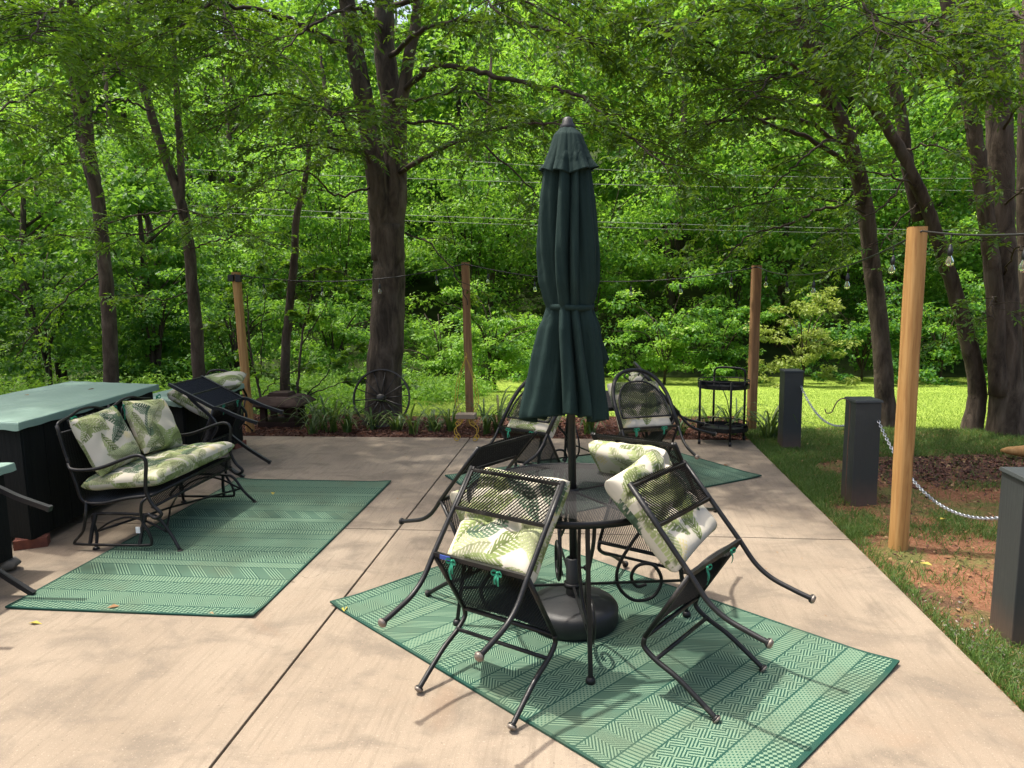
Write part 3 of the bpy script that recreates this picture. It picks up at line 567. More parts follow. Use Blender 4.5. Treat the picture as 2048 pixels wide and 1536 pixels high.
fl = MB(); fl.add([(.11 + axis(1.4), -.02, 1.47), (.15 + axis(1.4), -.03, 1.34), (.185, -.02, 1.22), (.15, -.025, 1.17), (.10, -.04, 1.24)], [(0, 1, 2, 3, 4)]); cloth('tie_flap', fl, t)

# ------------------------------------------------------------------ counters with vinyl covers
def counter(label, corners, top, foot=.065, board=.2):
    """corners: plan quad counter-clockwise from the near front corner: near front, far front, far back, near back"""
    Q = np.array(corners, float); c = Q.mean(0); Q = Q - c; t = thing('outdoor_counter', label, 'counter', (c[0], c[1], 0))
    def inset(d):
        return np.array([q - nrm(q) * d * 1.35 for q in Q])
    def prism(P, z0, z1): return MB().add([(*p, z0) for p in P] + [(*p, z1) for p in P], [(3, 2, 1, 0), (4, 5, 6, 7)] + [(k, (k + 1) % 4, 4 + (k + 1) % 4, 4 + k) for k in range(4)], 0, False)
    prism(inset(.06), foot, top - .015).build('cabinet_body', M['panel'], t); P = inset(.047)
    for a, b, nm in ((P[0], P[1], 'side_board'), (P[3], P[0], 'end_board'), (P[1], P[2], 'end_board')):
        L = np.linalg.norm(b - a); n = max(2, int(L / board)); d = (b - a) / L; w_ = L / n
        for k in range(n):
            m_ = a + d * w_ * (k + .5); MB().box((m_[0], m_[1], (foot + top - .03) / 2), (w_ - .008, .014, top - .03 - foot), math.atan2(d[1], d[0])).build(nm, M['panel'], t)
    per = []; n = 40
    for k in range(4):
        a, b = Q[k], Q[(k + 1) % 4]
        for q in range(n): per.append(a + (b - a) * q / n)
    N = len(per); V = []
    for lev, (g, dz) in enumerate(((-.012, .003), (0, 0), (.004, -.010), (.008, -.050))):
        for k, p in enumerate(per): V.append((*(p + nrm(p) * g), top + .012 + dz + (.003 * math.sin(k * .35) + .003 * math.sin(k * 1.1) if lev == 3 else .0015 * math.sin(k * .8))))
    MB().add(V, [tuple(range(N))] + [(l * N + k, (l + 1) * N + k, (l + 1) * N + (k + 1) % N, l * N + (k + 1) % N) for l in range(3) for k in range(N)], 0, False).build('vinyl_cover', M['vinyl'], t)
    return t
counter('long dark counter with pale green vinyl cover behind the glider bench', ((-3.78, 4.34), (-3.97, 6.22), (-5.0, 6.44), (-4.95, 4.62)), .877)
counter('low dark counter with pale green cover, far end beside the pine post', ((-3.84, 6.36), (-3.86, 7.64), (-4.46, 7.64), (-4.46, 6.62)), .69)
counter('small dark table with teal cover at the left picture edge', ((-3.61, 3.10), (-3.61, 4.08), (-4.5, 4.08), (-4.5, 3.10)), .675, .085)
BR = MB().box((0, 0, .0325), (.20, .10, .065)).mesh('red_brick', M['brick'])
for lab, x, y, rz in (('worn red brick under the near corner of the long counter', -3.86, 4.44, .5), ('red brick propping the far corner of the low counter', -3.93, 7.53, 1.4), ('red brick under the far corner of the long counter', -4.05, 6.05, .2)):
    o = link('red_brick', BR); o.location = (x, y, .0005); o.rotation_euler.z = rz; tag(o, lab, 'brick', 'bricks under the counters')
def rock(name, loc, sc, label, mat='rock'):
    r = np.random.default_rng(int(abs(loc[0]) * 100)); mb = MB(); n = 8; V = []; mb.ball((0, 0, 0), 1, n)
    mb.v = [tuple(np.array(v) * (1 + .16 * math.sin(v[0] * 5 + v[1] * 7 + v[2] * 3)) * np.array(sc)) for v in mb.v]; lo = min(v[2] for v in mb.v)
    o = mb.build(name, M[mat]); o.location = (loc[0], loc[1], loc[2] - lo * .98); return tag(o, label, 'rock')
rock('rock', (-3.70, 4.02, 0), (.085, .07, .042), 'rough grey stone under the corner of the small left table')

# ------------------------------------------------------------------ glider bench
t = thing('glider_bench', 'black iron two seat glider bench with palm print cushions, facing right', 'bench', (-3.1, 4.96, 0)); I = M['iron']
Y0, Y1 = -.54, .54                                      # local y ends; local x: front +, back -
sfx, sfz, srx, srz = .16, .385, -.33, .34; btx, btz = -.47, .86
for e, y in ((-1, Y0), (1, Y1)):
    # hanging side frame: back upright, seat side, curving into a single hoop; arm
    MB().tube(spline([(btx, y, btz), (-.43, y, .68), (-.37, y, .46), (srx, y, srz), (-.2, y, .325), (0, y, .365), (sfx, y, sfz)], 6), .012).build('side_frame', I, t)
    ya = y + e * .03
    MB().tube(spline([(-.415, y, .60), (-.36, ya, .565), (-.18, ya, .575), (.05, ya, .655), (.13, ya, .665), (.165, ya, .625), (.155, ya, .52), (.15, ya, .42), (.19, ya, .33), (.245, ya, .27), (.20, ya, .24), (.15, ya, .27)], 6), .0125).build('arm', I, t)
    # hanger loop under the seat
    MB().tube(spline([(srx + .02, y, srz), (-.30, ya, .26), (-.33, ya, .14), (-.40, ya, .06), (-.36, ya, .045), (-.1, ya, .045), (.12, ya, .05), (.16, ya, .07), (.14, ya, .15), (.10, ya, .23), (.11, ya, .34), (sfx - .02, y, sfz - .01)], 6), .010).build('hanger_loop', I, t)
    # stand: legs and top bar
    yb = y - e * .02
    MB().tube(spline([(.345, yb + e * .03, .012), (.27, yb, .11), (.19, yb, .22), (.10, yb, .245), (-.24, yb, .245), (-.29, yb, .21), (-.27, yb, .10), (-.27, yb + e * .02, .012)], 5), .011).build('stand_leg', I, t)
    MB().tube(spline([(.24, yb, .13), (.10, yb, .20), (-.03, yb, .225), (-.16, yb, .19), (-.27, yb, .12)], 5), .008, 6).build('stand_arch', I, t)
    for x in (.345, -.27):
        MB().lathe([(.020, 0), (.024, .004), (.022, .010), (.010, .02)], 12, (x, yb + e * (.03 if x > 0 else .02), 0)).build('foot', I, t)
    for x in (.10, -.26):
        ar = MB().tube([(x, yb, .25), (x - .02, (yb + ya) / 2, .15), (x - .03, ya, .045)], .013, 4, sq=True).build('swing_arm', M['plastic'], t)
        if e < 0 and x > 0: MB().box((x - .012, ya - .030, .165), (.028, .006, .042)).build('white_sticker', M['white_tag'], ar)
MB().tube([(.24, Y0 + .02, .13), (-.05, 0, .13), (.24, Y1 - .02, .13)], .008, 6).build('cross_brace', I, t)
MB().tube([(-.27, Y0 + .02, .12), (-.05, 0, .13), (-.27, Y1 - .02, .12)], .008, 6).build('cross_brace', I, t)
MB().tube([(sfx, Y0, sfz), (sfx, Y1, sfz)], .012).build('front_rail', I, t)
ap = MB()
expanded(ap, lambda u, v: (sfx + .006, Y0 + u, sfz - v), Y1 - Y0, .075); tag(ap.build('apron_mesh', M['mesh'], t), kind='stuff')
MB().tube([(sfx + .004, Y0, sfz - .08), (sfx + .004, Y1, sfz - .08)], .010).build('apron_rail', I, t)
st = MB(); prof = spline([(btx, btz - .06), (-.43, .68), (-.37, .46), (srx, srz), (-.2, .325), (0, .365), (sfx, sfz)], 8)
cl = np.concatenate([[0], np.cumsum(np.linalg.norm(np.diff(prof, axis=0), axis=1))])
expanded(st, lambda u, v: (float(np.interp(v, cl, prof[:, 0])), Y0 + u, float(np.interp(v, cl, prof[:, 1]))), Y1 - Y0, cl[-1]); tag(st.build('seat_and_back_mesh', M['mesh'], t), kind='stuff')
tp = [(btx, Y0, btz - .02), (btx - .005, Y0 + .03, btz + .015), (btx - .01, Y0 + .14, btz + .035), (btx - .01, -.29, btz + .065), (btx - .01, -.16, btz + .06), (btx - .005, 0, btz + .02)]
MB().tube(spline(tp + [(p[0], -p[1], p[2]) for p in tp[-2::-1]], 6), .0095).build('top_rail', I, t)
cr = MB()
for s in (-1, 1):
    for k in range(5): cr.tube(spline([(btx, s * (.14 + .06 * k), btz - .06), (btx, s * (.15 + .06 * k), btz), (btx, s * (.19 + .06 * k), btz + .015), (btx, s * (.18 + .06 * k), btz - .03)], 4), .008, 5)
cr.tube([(btx, Y0, btz - .06), (btx, Y1, btz - .06)], .008, 6); cr.tube([(btx, 0, btz - .06), (btx, 0, btz + .05)], .008, 6); cr.build('crest_scrolls', I, t)
o = thing('bench_cushion', 'long palm print seat cushion lying on the glider bench', 'cushion', (-3.1 - .065, 4.96, .465)); q = link('cushion_pad', GSEAT, o); q.rotation_euler = (0, -.09, 0); q.scale = (1.06, 1, 1)
for k, (y, lab, tw) in enumerate(((-.30, 'palm print pillow at the near end of the glider bench', .05), (.25, 'palm print pillow at the far end of the glider bench', -.12))):
    o = thing('square_pillow', lab, 'pillow', (-3.1 - .29, 4.96 + y, .50), 0, 'palm print pillows')
    p = link('pillow_pad', PILLOW[k], o); p.matrix_local = Matrix.Translation((0, 0, .21)) @ Matrix.Rotation(math.radians(-24), 4, 'Y') @ Matrix.Rotation(tw, 4, 'X') @ Matrix(((0, 0, 1, 0), (1, 0, 0, 0), (0, 1, 0, 0), (0, 0, 0, 1)))
    for s in (-1, 1): 
        b = bow(o, (0, 0, 0), k * 7 + s); b.location = (-.095, s * .21, .40); b.rotation_euler = (0, 0, PI / 2)

# ------------------------------------------------------------------ pine posts
def post(label, p, top, wd, mat, rz=0., lean=(0, 0), round_=False):
    t = thing('wooden_post', label, 'post', (p[0], p[1], -.05), rz, 'pine posts carrying the string lights'); h = top + .05
    mb = MB(); n = 16; rr = wd / 2; secs = 14; V = []
    for i in range(secs + 1):
        z = h * i / secs
        for k in range(n):
            a = 2 * PI * (k + .5) / n; c, s = math.cos(a), math.sin(a); e = (abs(c) ** (3 if round_ else 7) + abs(s) ** (3 if round_ else 7)) ** (-1 / (3 if round_ else 7))
            V.append((rr * c * e + lean[0] * z / h + .002 * math.sin(z * 7 + k), rr * s * e + lean[1] * z / h, z))
    mb.add(V, [(i * n + k, i * n + (k + 1) % n, (i + 1) * n + (k + 1) % n, (i + 1) * n + k) for i in range(secs) for k in range(n)]); mb.build('shaft', M[mat], t)
    MB().add([(rr * .99 * math.cos(a) * e + lean[0], rr * .99 * math.sin(a) * e + lean[1], h + .0015) for a in [2 * PI * (k + .5) / n for k in range(n)] for e in [(abs(math.cos(a)) ** 5 + abs(math.sin(a)) ** 5) ** -.2]], [tuple(range(n))], 0, False).build('cut_end', M['pine_end'], t)
    return t
POSTS = [np.array(p) for p in ((-4.22, 8.44, 1.95), (-1.53, 8.90, 2.03), (1.89, 8.76, 1.93), (2.02, 4.87, 2.07))]
pp = post('weathered pine post with black boxes near its top, behind the far counter', POSTS[0], 1.95, .09, 'pine', .1, (-.05, 0))
for dx, dz in ((-.06, 1.93), (.03, 1.92)): MB().box((dx - .03, -.062, dz), (.07, .05, .08)).build('black_box', M['plastic'], pp, .006)
post('slim reddish pine post left of the parasol, above the yellow stand', POSTS[1], 2.03, .092, 'pine2', .0, (-.015, 0))
post('reddish pine post behind the black bar cart', POSTS[2], 1.93, .10, 'pine2', .2, (.005, 0))
post('bright new pine post standing in the clay between grey bollards', POSTS[3], 2.07, .108, 'pine', .35, (.0, 0), True)

# ------------------------------------------------------------------ string lights
def sag(a, b, d, n=24): return [a + (b - a) * q - np.array((0, 0, d * 4 * q * (1 - q))) for q in np.linspace(0, 1, n)]
sock_me = MB().lathe([(.006, .085), (.012, .075), (.014, .055), (.019, .05), (.019, .005), (.015, 0)], 12).mesh('socket', M['plastic'])
bulb_me = MB().lathe([(.013, .0), (.015, -.012), (.027, -.035), (.031, -.052), (.027, -.070), (.014, -.082), (.002, -.086)], 14).mesh('glass_bulb', M['glass'])
fil_me = MB().tube(spline([(-.004, 0, -.005), (-.007, 0, -.05), (0, 0, -.06), (.007, 0, -.05), (.004, 0, -.005)], 4), .0016, 4).mesh('filament', M['filament'])
stl = thing('string_lights', 'black cable string of clear bulbs hung from post to post around the patio', 'string lights', (POSTS[0][0], POSTS[0][1], 1.9)); oz = np.array(stl.location)
tops = [POSTS[0] + (-.05, -.06, -.03), POSTS[1] + (-.015, -.055, -.02), POSTS[2] + (.0, -.06, -.02), POSTS[3] + (0, -.075, -.03), np.array((2.15, 2.1, 2.06))]
for i, (d, nb) in enumerate(((.14, 4), (.19, 6), (.17, 5), (.10, 4))):
    a, b = tops[i], tops[i + 1]; pts = sag(a, b, d); MB().tube([p - oz for p in pts], .006, 5).build('cable', M['cable'], stl)
    for k in range(nb):
        q = (k + .5) / nb; p = a + (b - a) * q - np.array((0, 0, d * 4 * q * (1 - q))) - oz
        MB().tube([p, p - (0, 0, .05)], .0045, 5).build('drop_cord', M['cable'], stl)
        s = link('socket', sock_me, stl); s.location = p - (0, 0, .12); bl = link('bulb', bulb_me, s); link('filament', fil_me, s)
        s.scale = (.74,) * 3; s.rotation_euler = (random.uniform(-.1, .1), random.uniform(-.1, .1), random.uniform(0, 3))

# ------------------------------------------------------------------ grey bollards, chain, hook
def bollard(label, x, y, h=.82, wd=.195, lean=0.):
    t = thing('grey_bollard', label, 'bollard', (x, y, -.06), lean, 'grey painted bollards'); hh = h + .06
    MB().box((0, 0, hh / 2), (wd, wd, hh), taper=.985).build('shaft', M['bollard'], t, .006); MB().box((0, 0, hh + .011), (wd + .018, wd + .018, .018), taper=.94).build('cap', M['bollard'], t, .003); return t
bollard('dark grey square bollard farthest away, beside the far pine post', 2.09, 7.86, .80, .19, .03)
bollard('dark grey square bollard in the middle of the chained row', 2.13, 5.92, .80, .20, .08)
b3 = bollard('dark grey square bollard nearest the camera, cut by the right picture edge', 2.12, 3.64, .80, .21, -.03)
hk = MB().tube(spline([(-.02, -.11, .42), (-.02, -.125, .40), (-.02, -.115, .385)], 4), .004, 5); hk.build('screw_hook', M['rusthook'], b3)
def chain(label, a, b, d, r=.0036, pitch=.026):
    a, b = np.array(a), np.array(b); pts = np.array(sag(a, b, d, 400)); s = np.concatenate([[0], np.cumsum(np.linalg.norm(np.diff(pts, axis=0), axis=1))]); n = int(s[-1] / pitch)
    t = thing('chain', label, 'chain', (a + b) / 2 - (0, 0, d)); off = np.array(t.location); mb = MB()
    for k in range(n):
        q = (k + .5) * pitch; c = np.array([np.interp(q, s, pts[:, i]) for i in range(3)]); c2 = np.array([np.interp(q + .01, s, pts[:, i]) for i in range(3)]); T = nrm(c2 - c); N = nrm(np.cross(T, (0, 0, 1))); B = np.cross(T, N); ax = N * math.cos(k * PI / 2 + .5) + B * math.sin(k * PI / 2 + .5)
        mb.tube([c - off + T * .0185 * math.cos(u) + ax * .0095 * math.sin(u) for u in np.linspace(0, 2 * PI, 8, endpoint=False)], r, 4, closed=True)
    tag(mb.build('chain_links', M['chain'], t), kind='stuff'); return t
chain('silver chain sagging between the far and middle bollards', (2.165, 7.765, .66), (2.17, 6.02, .66), .22, .0036)
chain('silver chain sagging between the middle and near bollards', (2.215, 5.83, .66), (2.17, 3.745, .60), .30)
hp = gp(1690, 1005); t = thing('shepherd_hook', 'thin rusty garden hook stuck in the soil left of the middle bollard', 'garden hook', (hp[0], hp[1], -.05))
MB().tube(spline([(0, 0, 0), (0, 0, .45), (.002, 0, .80), (-.012, 0, .86), (-.05, 0, .885), (-.09, 0, .865), (-.115, 0, .82), (-.135, 0, .775), (-.17, 0, .77), (-.185, 0, .80)], 5), .0045, 6).build('rod', M['rusthook'], t)
lg = gp(2040, 915); t = thing('timber_log', 'peeled round timber lying on the mulch at the right edge', 'log', (lg[0] + .6, lg[1] - .05, .05))
MB().tube([(-.78, .05, .02), (-.72, .05, .02), (-.55, .04, .015), (0, 0, 0), (1.2, -.1, 0)], [.012, .035, .06, .065, .065], 14).build('trunk', M['pine'], t)

# ------------------------------------------------------------------ bar cart
t = thing('bar_cart', 'black metal two tier bar cart on casters at the far right patio corner', 'cart', (1.43, 8.07, 0)); ft = [(-.27, -.155), (.035, -.27), (.245, .06), (-.06, .235)]
def oval(z, k=1., n=40): return [((.275 * k * math.cos(a) * math.cos(-.35) - .235 * k * math.sin(a) * math.sin(-.35)), (.275 * k * math.cos(a) * math.sin(-.35) + .235 * k * math.sin(a) * math.cos(-.35)), z) for a in np.linspace(0, 2 * PI, n, endpoint=False)]
for k, (x, y) in enumerate(ft):
    lg_ = MB().tube([(x, y, .04), (x, y, .69 if k in (0, 1) else .69)], .0125).build('leg', M['iron'], t)
    cs = MB().tube([(x - .012, y, .026), (x + .012, y, .026)], .026, 14); cs.tube([(x, y, .03), (x, y, .06)], .010, 8); cs.build('caster', M['plastic'], lg_)
for z, nm in ((.60, 'upper_tray'), (.135, 'lower_tray')):
    tr = MB(); a, b = oval(z, 1.), oval(z + .045, 1.); n_ = len(a); tr.add(a + b, [tuple(range(n_))] + [(k, (k + 1) % n_, n_ + (k + 1) % n_, n_ + k) for k in range(n_)], 0, False); p = tr.build(nm, M['iron'], t)
    rl = MB().tube(oval(z + .085, 1.), .006, 6, closed=True)
    for q in oval(z, 1., 12): rl.tube([q, (q[0], q[1], z + .085)], .004, 5)
    rl.build('gallery_rail', M['iron'], p)
MB().tube(spline([(*ft[3], .69), (ft[3][0] + .01, ft[3][1], .775), (ft[3][0] + .07, ft[3][1] - .04, .80), (ft[2][0] - .07, ft[2][1] + .04, .80), (ft[2][0] - .01, ft[2][1], .775), (*ft[2], .69)], 5), .0125).build('handle', M['iron'], t)

# ------------------------------------------------------------------ wagon wheel, lantern, yellow stand
t = thing('wagon_wheel', 'black iron wagon wheel leaning on the big oak trunk', 'wheel', (-2.62, 8.66, .0)); R_ = .365
def wp(r, a, d=0): c = np.array((r * math.cos(a), 0, r * math.sin(a))); tl = .22; return (c[0], d * math.cos(tl) + (c[2] + R_) * math.sin(tl), .012 + (c[2] + R_) * math.cos(tl) - d * math.sin(tl))
rim = MB(); nn = 64; V = [wp(R_ + dr, 2 * PI * k / nn, dd) for k in range(nn) for dr, dd in ((-.016, -.024), (.0, -.024), (.0, .024), (-.016, .024))]
rim.add(V, [(4 * k + j, 4 * k + (j + 1) % 4, (4 * k + 4 + (j + 1) % 4) % (4 * nn), (4 * k + 4 + j) % (4 * nn)) for k in range(nn) for j in range(4)], 0, False); rim.build('rim', M['wheel'], t)
MB().tube([wp(0, 0, -.075), wp(0, 0, -.06), wp(0, 0, .05)], [.035, .05, .05], 16).build('hub', M['wheel'], t)
for k in range(14): MB().tube([wp(.045, 2 * PI * k / 14 + .1, (-.02 if k % 2 else .02)), wp(R_ - .008, 2 * PI * k / 14 + .1, 0)], .0065, 6).build('spoke', M['wheel'], t)
t = thing('garden_lantern', 'squat rusty brown pagoda lantern among the daylilies', 'lantern', (-4.00, 8.92, -.02)); mr = M['rust']
MB().box((0, 0, .04), (.50, .44, .08)).build('base', mr, t, .008)
for x in (-.19, .19):
    for y in (-.15, .15): MB().box((x, y, .165), (.075, .07, .18)).build('pillar', mr, t, .004)
MB().box((0, .15, .165), (.08, .06, .18)).build('pillar', mr, t, .004); MB().box((0, 0, .27), (.52, .46, .035)).build('lintel', mr, t, .005)
rf = MB(); prof = [(.345, .30, .285), (.335, .29, .305), (.285, .24, .35), (.225, .19, .388), (.19, .16, .395)]; V = []
for a, b, z in prof: V += [(-a, -b, z), (a, -b, z), (a, b, z), (-a, b, z)]
rf.add(V, [(4 * i + j, 4 * i + (j + 1) % 4, 4 * i + 4 + (j + 1) % 4, 4 * i + 4 + j) for i in range(4) for j in range(4)] + [(3, 2, 1, 0), (16, 17, 18, 19)], 0, False); r_ = rf.build('roof', mr, t)
MB().box((0, 0, .415), (.30, .25, .05), taper=.85).build('finial', mr, r_, .006)
t = thing('wire_plant_stand', 'yellow curly wire stand with a small wooden seat at the patio edge', 'plant stand', (-1.42, 8.00, 0)); yw = M['yellow']
MB().box((0, 0, .285), (.22, .16, .05)).build('seat', M['greywood'], t, .005)
for s in (-1, 1):
    for y in (-.06, .06):
        lp = MB().tube(spline([(s * .04, y, .26), (s * .055, y, .20), (s * .12, y, .15), (s * .125, y, .09), (s * .085, y, .03), (s * .10, y, .008), (s * .13, y, .02), (s * .125, y, .05), (s * .105, y, .045)], 5), .005, 6); lp.tube(spline([(s * .05, y, .21), (s * .09, y, .23), (s * .115, y, .205), (s * .10, y, .18)], 4), .004, 5); lp.build('scroll_leg', yw, t)
    for q in (0, .028): MB().tube(spline([(s * (.10 - q), .06, .31), (s * (.135 - q), .065, .45), (s * (.11 - q), .07, .66), (s * (.055 - q * .6), .075, .82), (s * .006, .075, .93)], 6), .004, 5).build('back_hoop', yw, t)
kt = MB().ball((0, .075, .94), .016, 5); kt.tube(spline([(0, .075, .94), (.012, .075, .97), (-.006, .075, 1.0)], 4), .004, 5); kt.build('knot', yw, t)

# ------------------------------------------------------------------ trees near the patio
def wander(pts, n=7, j=.012, seed=0):
    r = np.random.default_rng(seed); P = spline(pts, n); P[1:-1] += r.normal(size=P[1:-1].shape) * j; return P
class Tree:
    def __init__(s, name, label, base, seed):
        s.t = thing(name, label, 'tree', base); s.o = np.array(base, float); s.r = np.random.default_rng(seed); s.wood = MB(); s.limb = MB(); s.lv = []; s.seed = seed
    def stem(s, pts, r0, r1, flare=0., n=12):
        P = wander(pts, 7, .004, s.seed + len(s.wood.v)); k = np.linspace(0, 1, len(P)); R = r0 + (r1 - r0) * k ** .9; R = R * (1 + .018 * np.sin(k * 37 + s.seed) + .015 * np.sin(k * 71))
        if flare: R = R * (1 + flare * np.exp(-k * 22))
        s.wood.tube([p - s.o for p in P], R, n); return P
    def branch(s, pts, r0, r1=.012, foliage=1., leaf=(.062, .024), twl=.75, t0=.2, droop=.55, lift=.12):
        P = wander(pts, 7, .012, s.seed + len(s.limb.v)); s.limb.tube([p - s.o for p in P], np.linspace(r0 * .68, r1 * .7, len(P)), 6)
        L = np.linalg.norm(np.diff(P, axis=0), axis=1).sum(); nt = int(L * 6.0 * foliage); r = s.r
        for _ in range(nt):
            q = t0 + (1 - t0) * r.random() ** .8; i = min(int(q * (len(P) - 1)), len(P) - 2); p0 = P[i] + (P[i + 1] - P[i]) * r.random(); T = nrm(P[i + 1] - P[i])
            sd_ = nrm(np.cross(T, (0, 0, 1))) * (1 if r.random() < .5 else -1); d = nrm(sd_ * r.uniform(.4, 1) + T * r.uniform(.2, .9) + np.array((0, 0, r.uniform(-.25, .3) + lift)))
            ln = twl * r.uniform(.5, 1.25); k = np.linspace(0, 1, 5)[:, None]; tw = p0 + d * ln * k + np.array((0, 0, -droop * ln)) * k ** 2 * .6
            s.limb.tube([p - s.o for p in tw], np.linspace(.0055, .0018, 5), 3, caps=False)
            for _ in range(7):
                a = r.uniform(.25, 1); j = min(int(a * 4), 3); b0 = tw[j] + (tw[j + 1] - tw[j]) * (a * 4 - j); dd = nrm(d + nrm(r.normal(size=3)) * .8 + np.array((0, 0, -.25))); l2 = ln * r.uniform(.18, .42)
                m_ = r.integers(7, 13); kk = (np.arange(m_) + .5) / m_; pos = b0 + dd * l2 * kk[:, None] + np.array((0, 0, -.15 * l2)) * (kk ** 2)[:, None]
                sides = np.where(np.arange(m_) % 2, 1, -1)[:, None]; lat = nrm(np.cross(dd, (0, 0, 1)))
                ld = dd * .6 + lat * sides * .9 + r.normal(size=(m_, 3)) * .3 + np.array((0, 0, -.25)); up = np.array((0, 0, 1.)) + r.normal(size=(m_, 3)) * .45
                LL = leaf[0] * r.uniform(.7, 1.35, m_); s.lv.append((pos, ld, up, LL, LL * leaf[1] / leaf[0] * r.uniform(.8, 1.25, m_), np.clip(r.normal(.45, .22, m_), 0, 1)))
        return P
    def canopy(s, cen, rad, n, size):   # unseen upper crown clumps above the picture, added to shade patio and wood
        s.lv.append(clump_leaves(np.array(cen, float), np.array(rad, float), n, size))
    def done(s, leafmat='oakleaf', bark='bark'):
        tr = s.wood.build('trunk', M[bark], s.t)
        if s.limb.v: s.limb.build('branches', M['twig'], tr)
        if s.lv:
            a = cat_leaves(s.lv); a[0] = a[0] - s.o; link('crown', leaf_mesh('crown', *a, M[leafmat]), s.t)
def px(*a): return [atY(x, y, Y) for x, y, Y in a]
def rand_clumps(n, x, y, z, r): 
    c = np.stack([rng.uniform(*x, n), rng.uniform(*y, n), rng.uniform(*z, n)], 1); k = rng.uniform(*r, n); return c, np.stack([k, k, k * .45], 1)

# big oak, two stems and a pale third one
T = Tree('oak_tree', 'big double stemmed oak with a wheel leaning on it, behind the patio', (-2.70, 9.05, -.06), 1)
T.stem([(-2.70, 9.05, -.08)] + px((768, 760, 9.05), (775, 640, 9.05), (778, 540, 9.06), (776, 450, 9.06)), .245, .19, .28, 18)
T.stem(px((776, 520, 9.06), (783, 440, 9.08), (790, 330, 9.1), (785, 220, 9.1), (770, 100, 9.1), (768, -20, 9.1), (764, -260, 9.2), (755, -500, 9.3)), .185, .09, 0, 14)
T.stem(px((768, 520, 9.04), (760, 420, 8.98), (748, 320, 8.9), (728, 200, 8.8), (708, 90, 8.75), (690, -20, 8.7), (660, -240, 8.5)), .155, .08, 0, 14)
T.stem(px((800, 400, 9.1), (800, 250, 9.05), (812, 150, 9.0), (832, 40, 8.95), (845, -80, 8.9), (860, -260, 8.8)), .09, .05, 0, 10)
for pts, r0, fo in (
    (((800, 345, 9.0), (880, 300, 8.2), (960, 268, 7.5), (1060, 245, 6.8), (1150, 250, 6.3)), .05, 1.0),
    (((810, 180, 9.0), (870, 130, 8.4), (960, 145, 7.7), (1060, 172, 7.2), (1150, 190, 6.8), (1240, 260, 6.4), (1330, 330, 6.1)), .055, 1.0),
    (((815, 245, 9.0), (900, 250, 8.6), (1000, 320, 8.1), (1090, 400, 7.8)), .03, .7),
    (((812, 465, 9.0), (860, 490, 8.8), (905, 540, 8.6), (935, 610, 8.5)), .018, .35),
    (((700, 95, 8.8), (620, 60, 8.2), (520, 20, 7.6), (400, 5, 7.0), (270, 2, 6.5)), .06, .9),
    (((735, 250, 8.9), (660, 225, 8.3), (580, 190, 7.7), (490, 200, 7.2), (430, 270, 6.9)), .035, 1.0),
    (((745, 310, 8.9), (690, 300, 8.2), (630, 290, 7.4), (580, 300, 6.9)), .03, 1.4),
    (((745, 330, 8.9), (700, 270, 7.8), (680, 230, 7.0), (660, 230, 6.3)), .03, 1.5),
    (((750, 370, 8.95), (680, 390, 8.5), (600, 340, 8.1), (500, 380, 7.9)), .024, .8),
    (((775, 120, 9.1), (850, 60, 8.3), (950, 40, 7.6), (1060, 50, 7.0), (1180, 80, 6.6)), .05, 1.2),
    (((770, 20, 9.1), (900, -30, 8.2), (1050, -20, 7.4), (1220, 20, 6.9), (1380, 90, 6.6)), .05, 1.2),
    (((695, 0, 8.7), (600, -60, 7.6), (480, -30, 6.8), (350, 60, 6.2)), .05, 1.1),
    (((765, -100, 9.2), (820, -110, 7.8), (900, -60, 6.7), (1000, 30, 6.0)), .05, 1.2),
    (((765, 60, 9.1), (720, 20, 7.9), (640, 40, 7.0), (560, 110, 6.4)), .04, 1.1),
    (((780, 200, 9.1), (840, 200, 8.2), (930, 180, 7.5), (1010, 230, 7.1)), .03, 1.0),
    (((845, -60, 8.9), (960, -40, 8.3), (1100, 30, 7.9), (1230, 120, 7.6)), .035, 1.1)):
    T.branch(px(*pts), r0, .008, fo)
c, r = rand_clumps(46, (-7.2, -.8), (5.9, 9.3), (7.5, 12.5), (.5, 1.0)); T.canopy(c, r, 230, .11)
T.done()
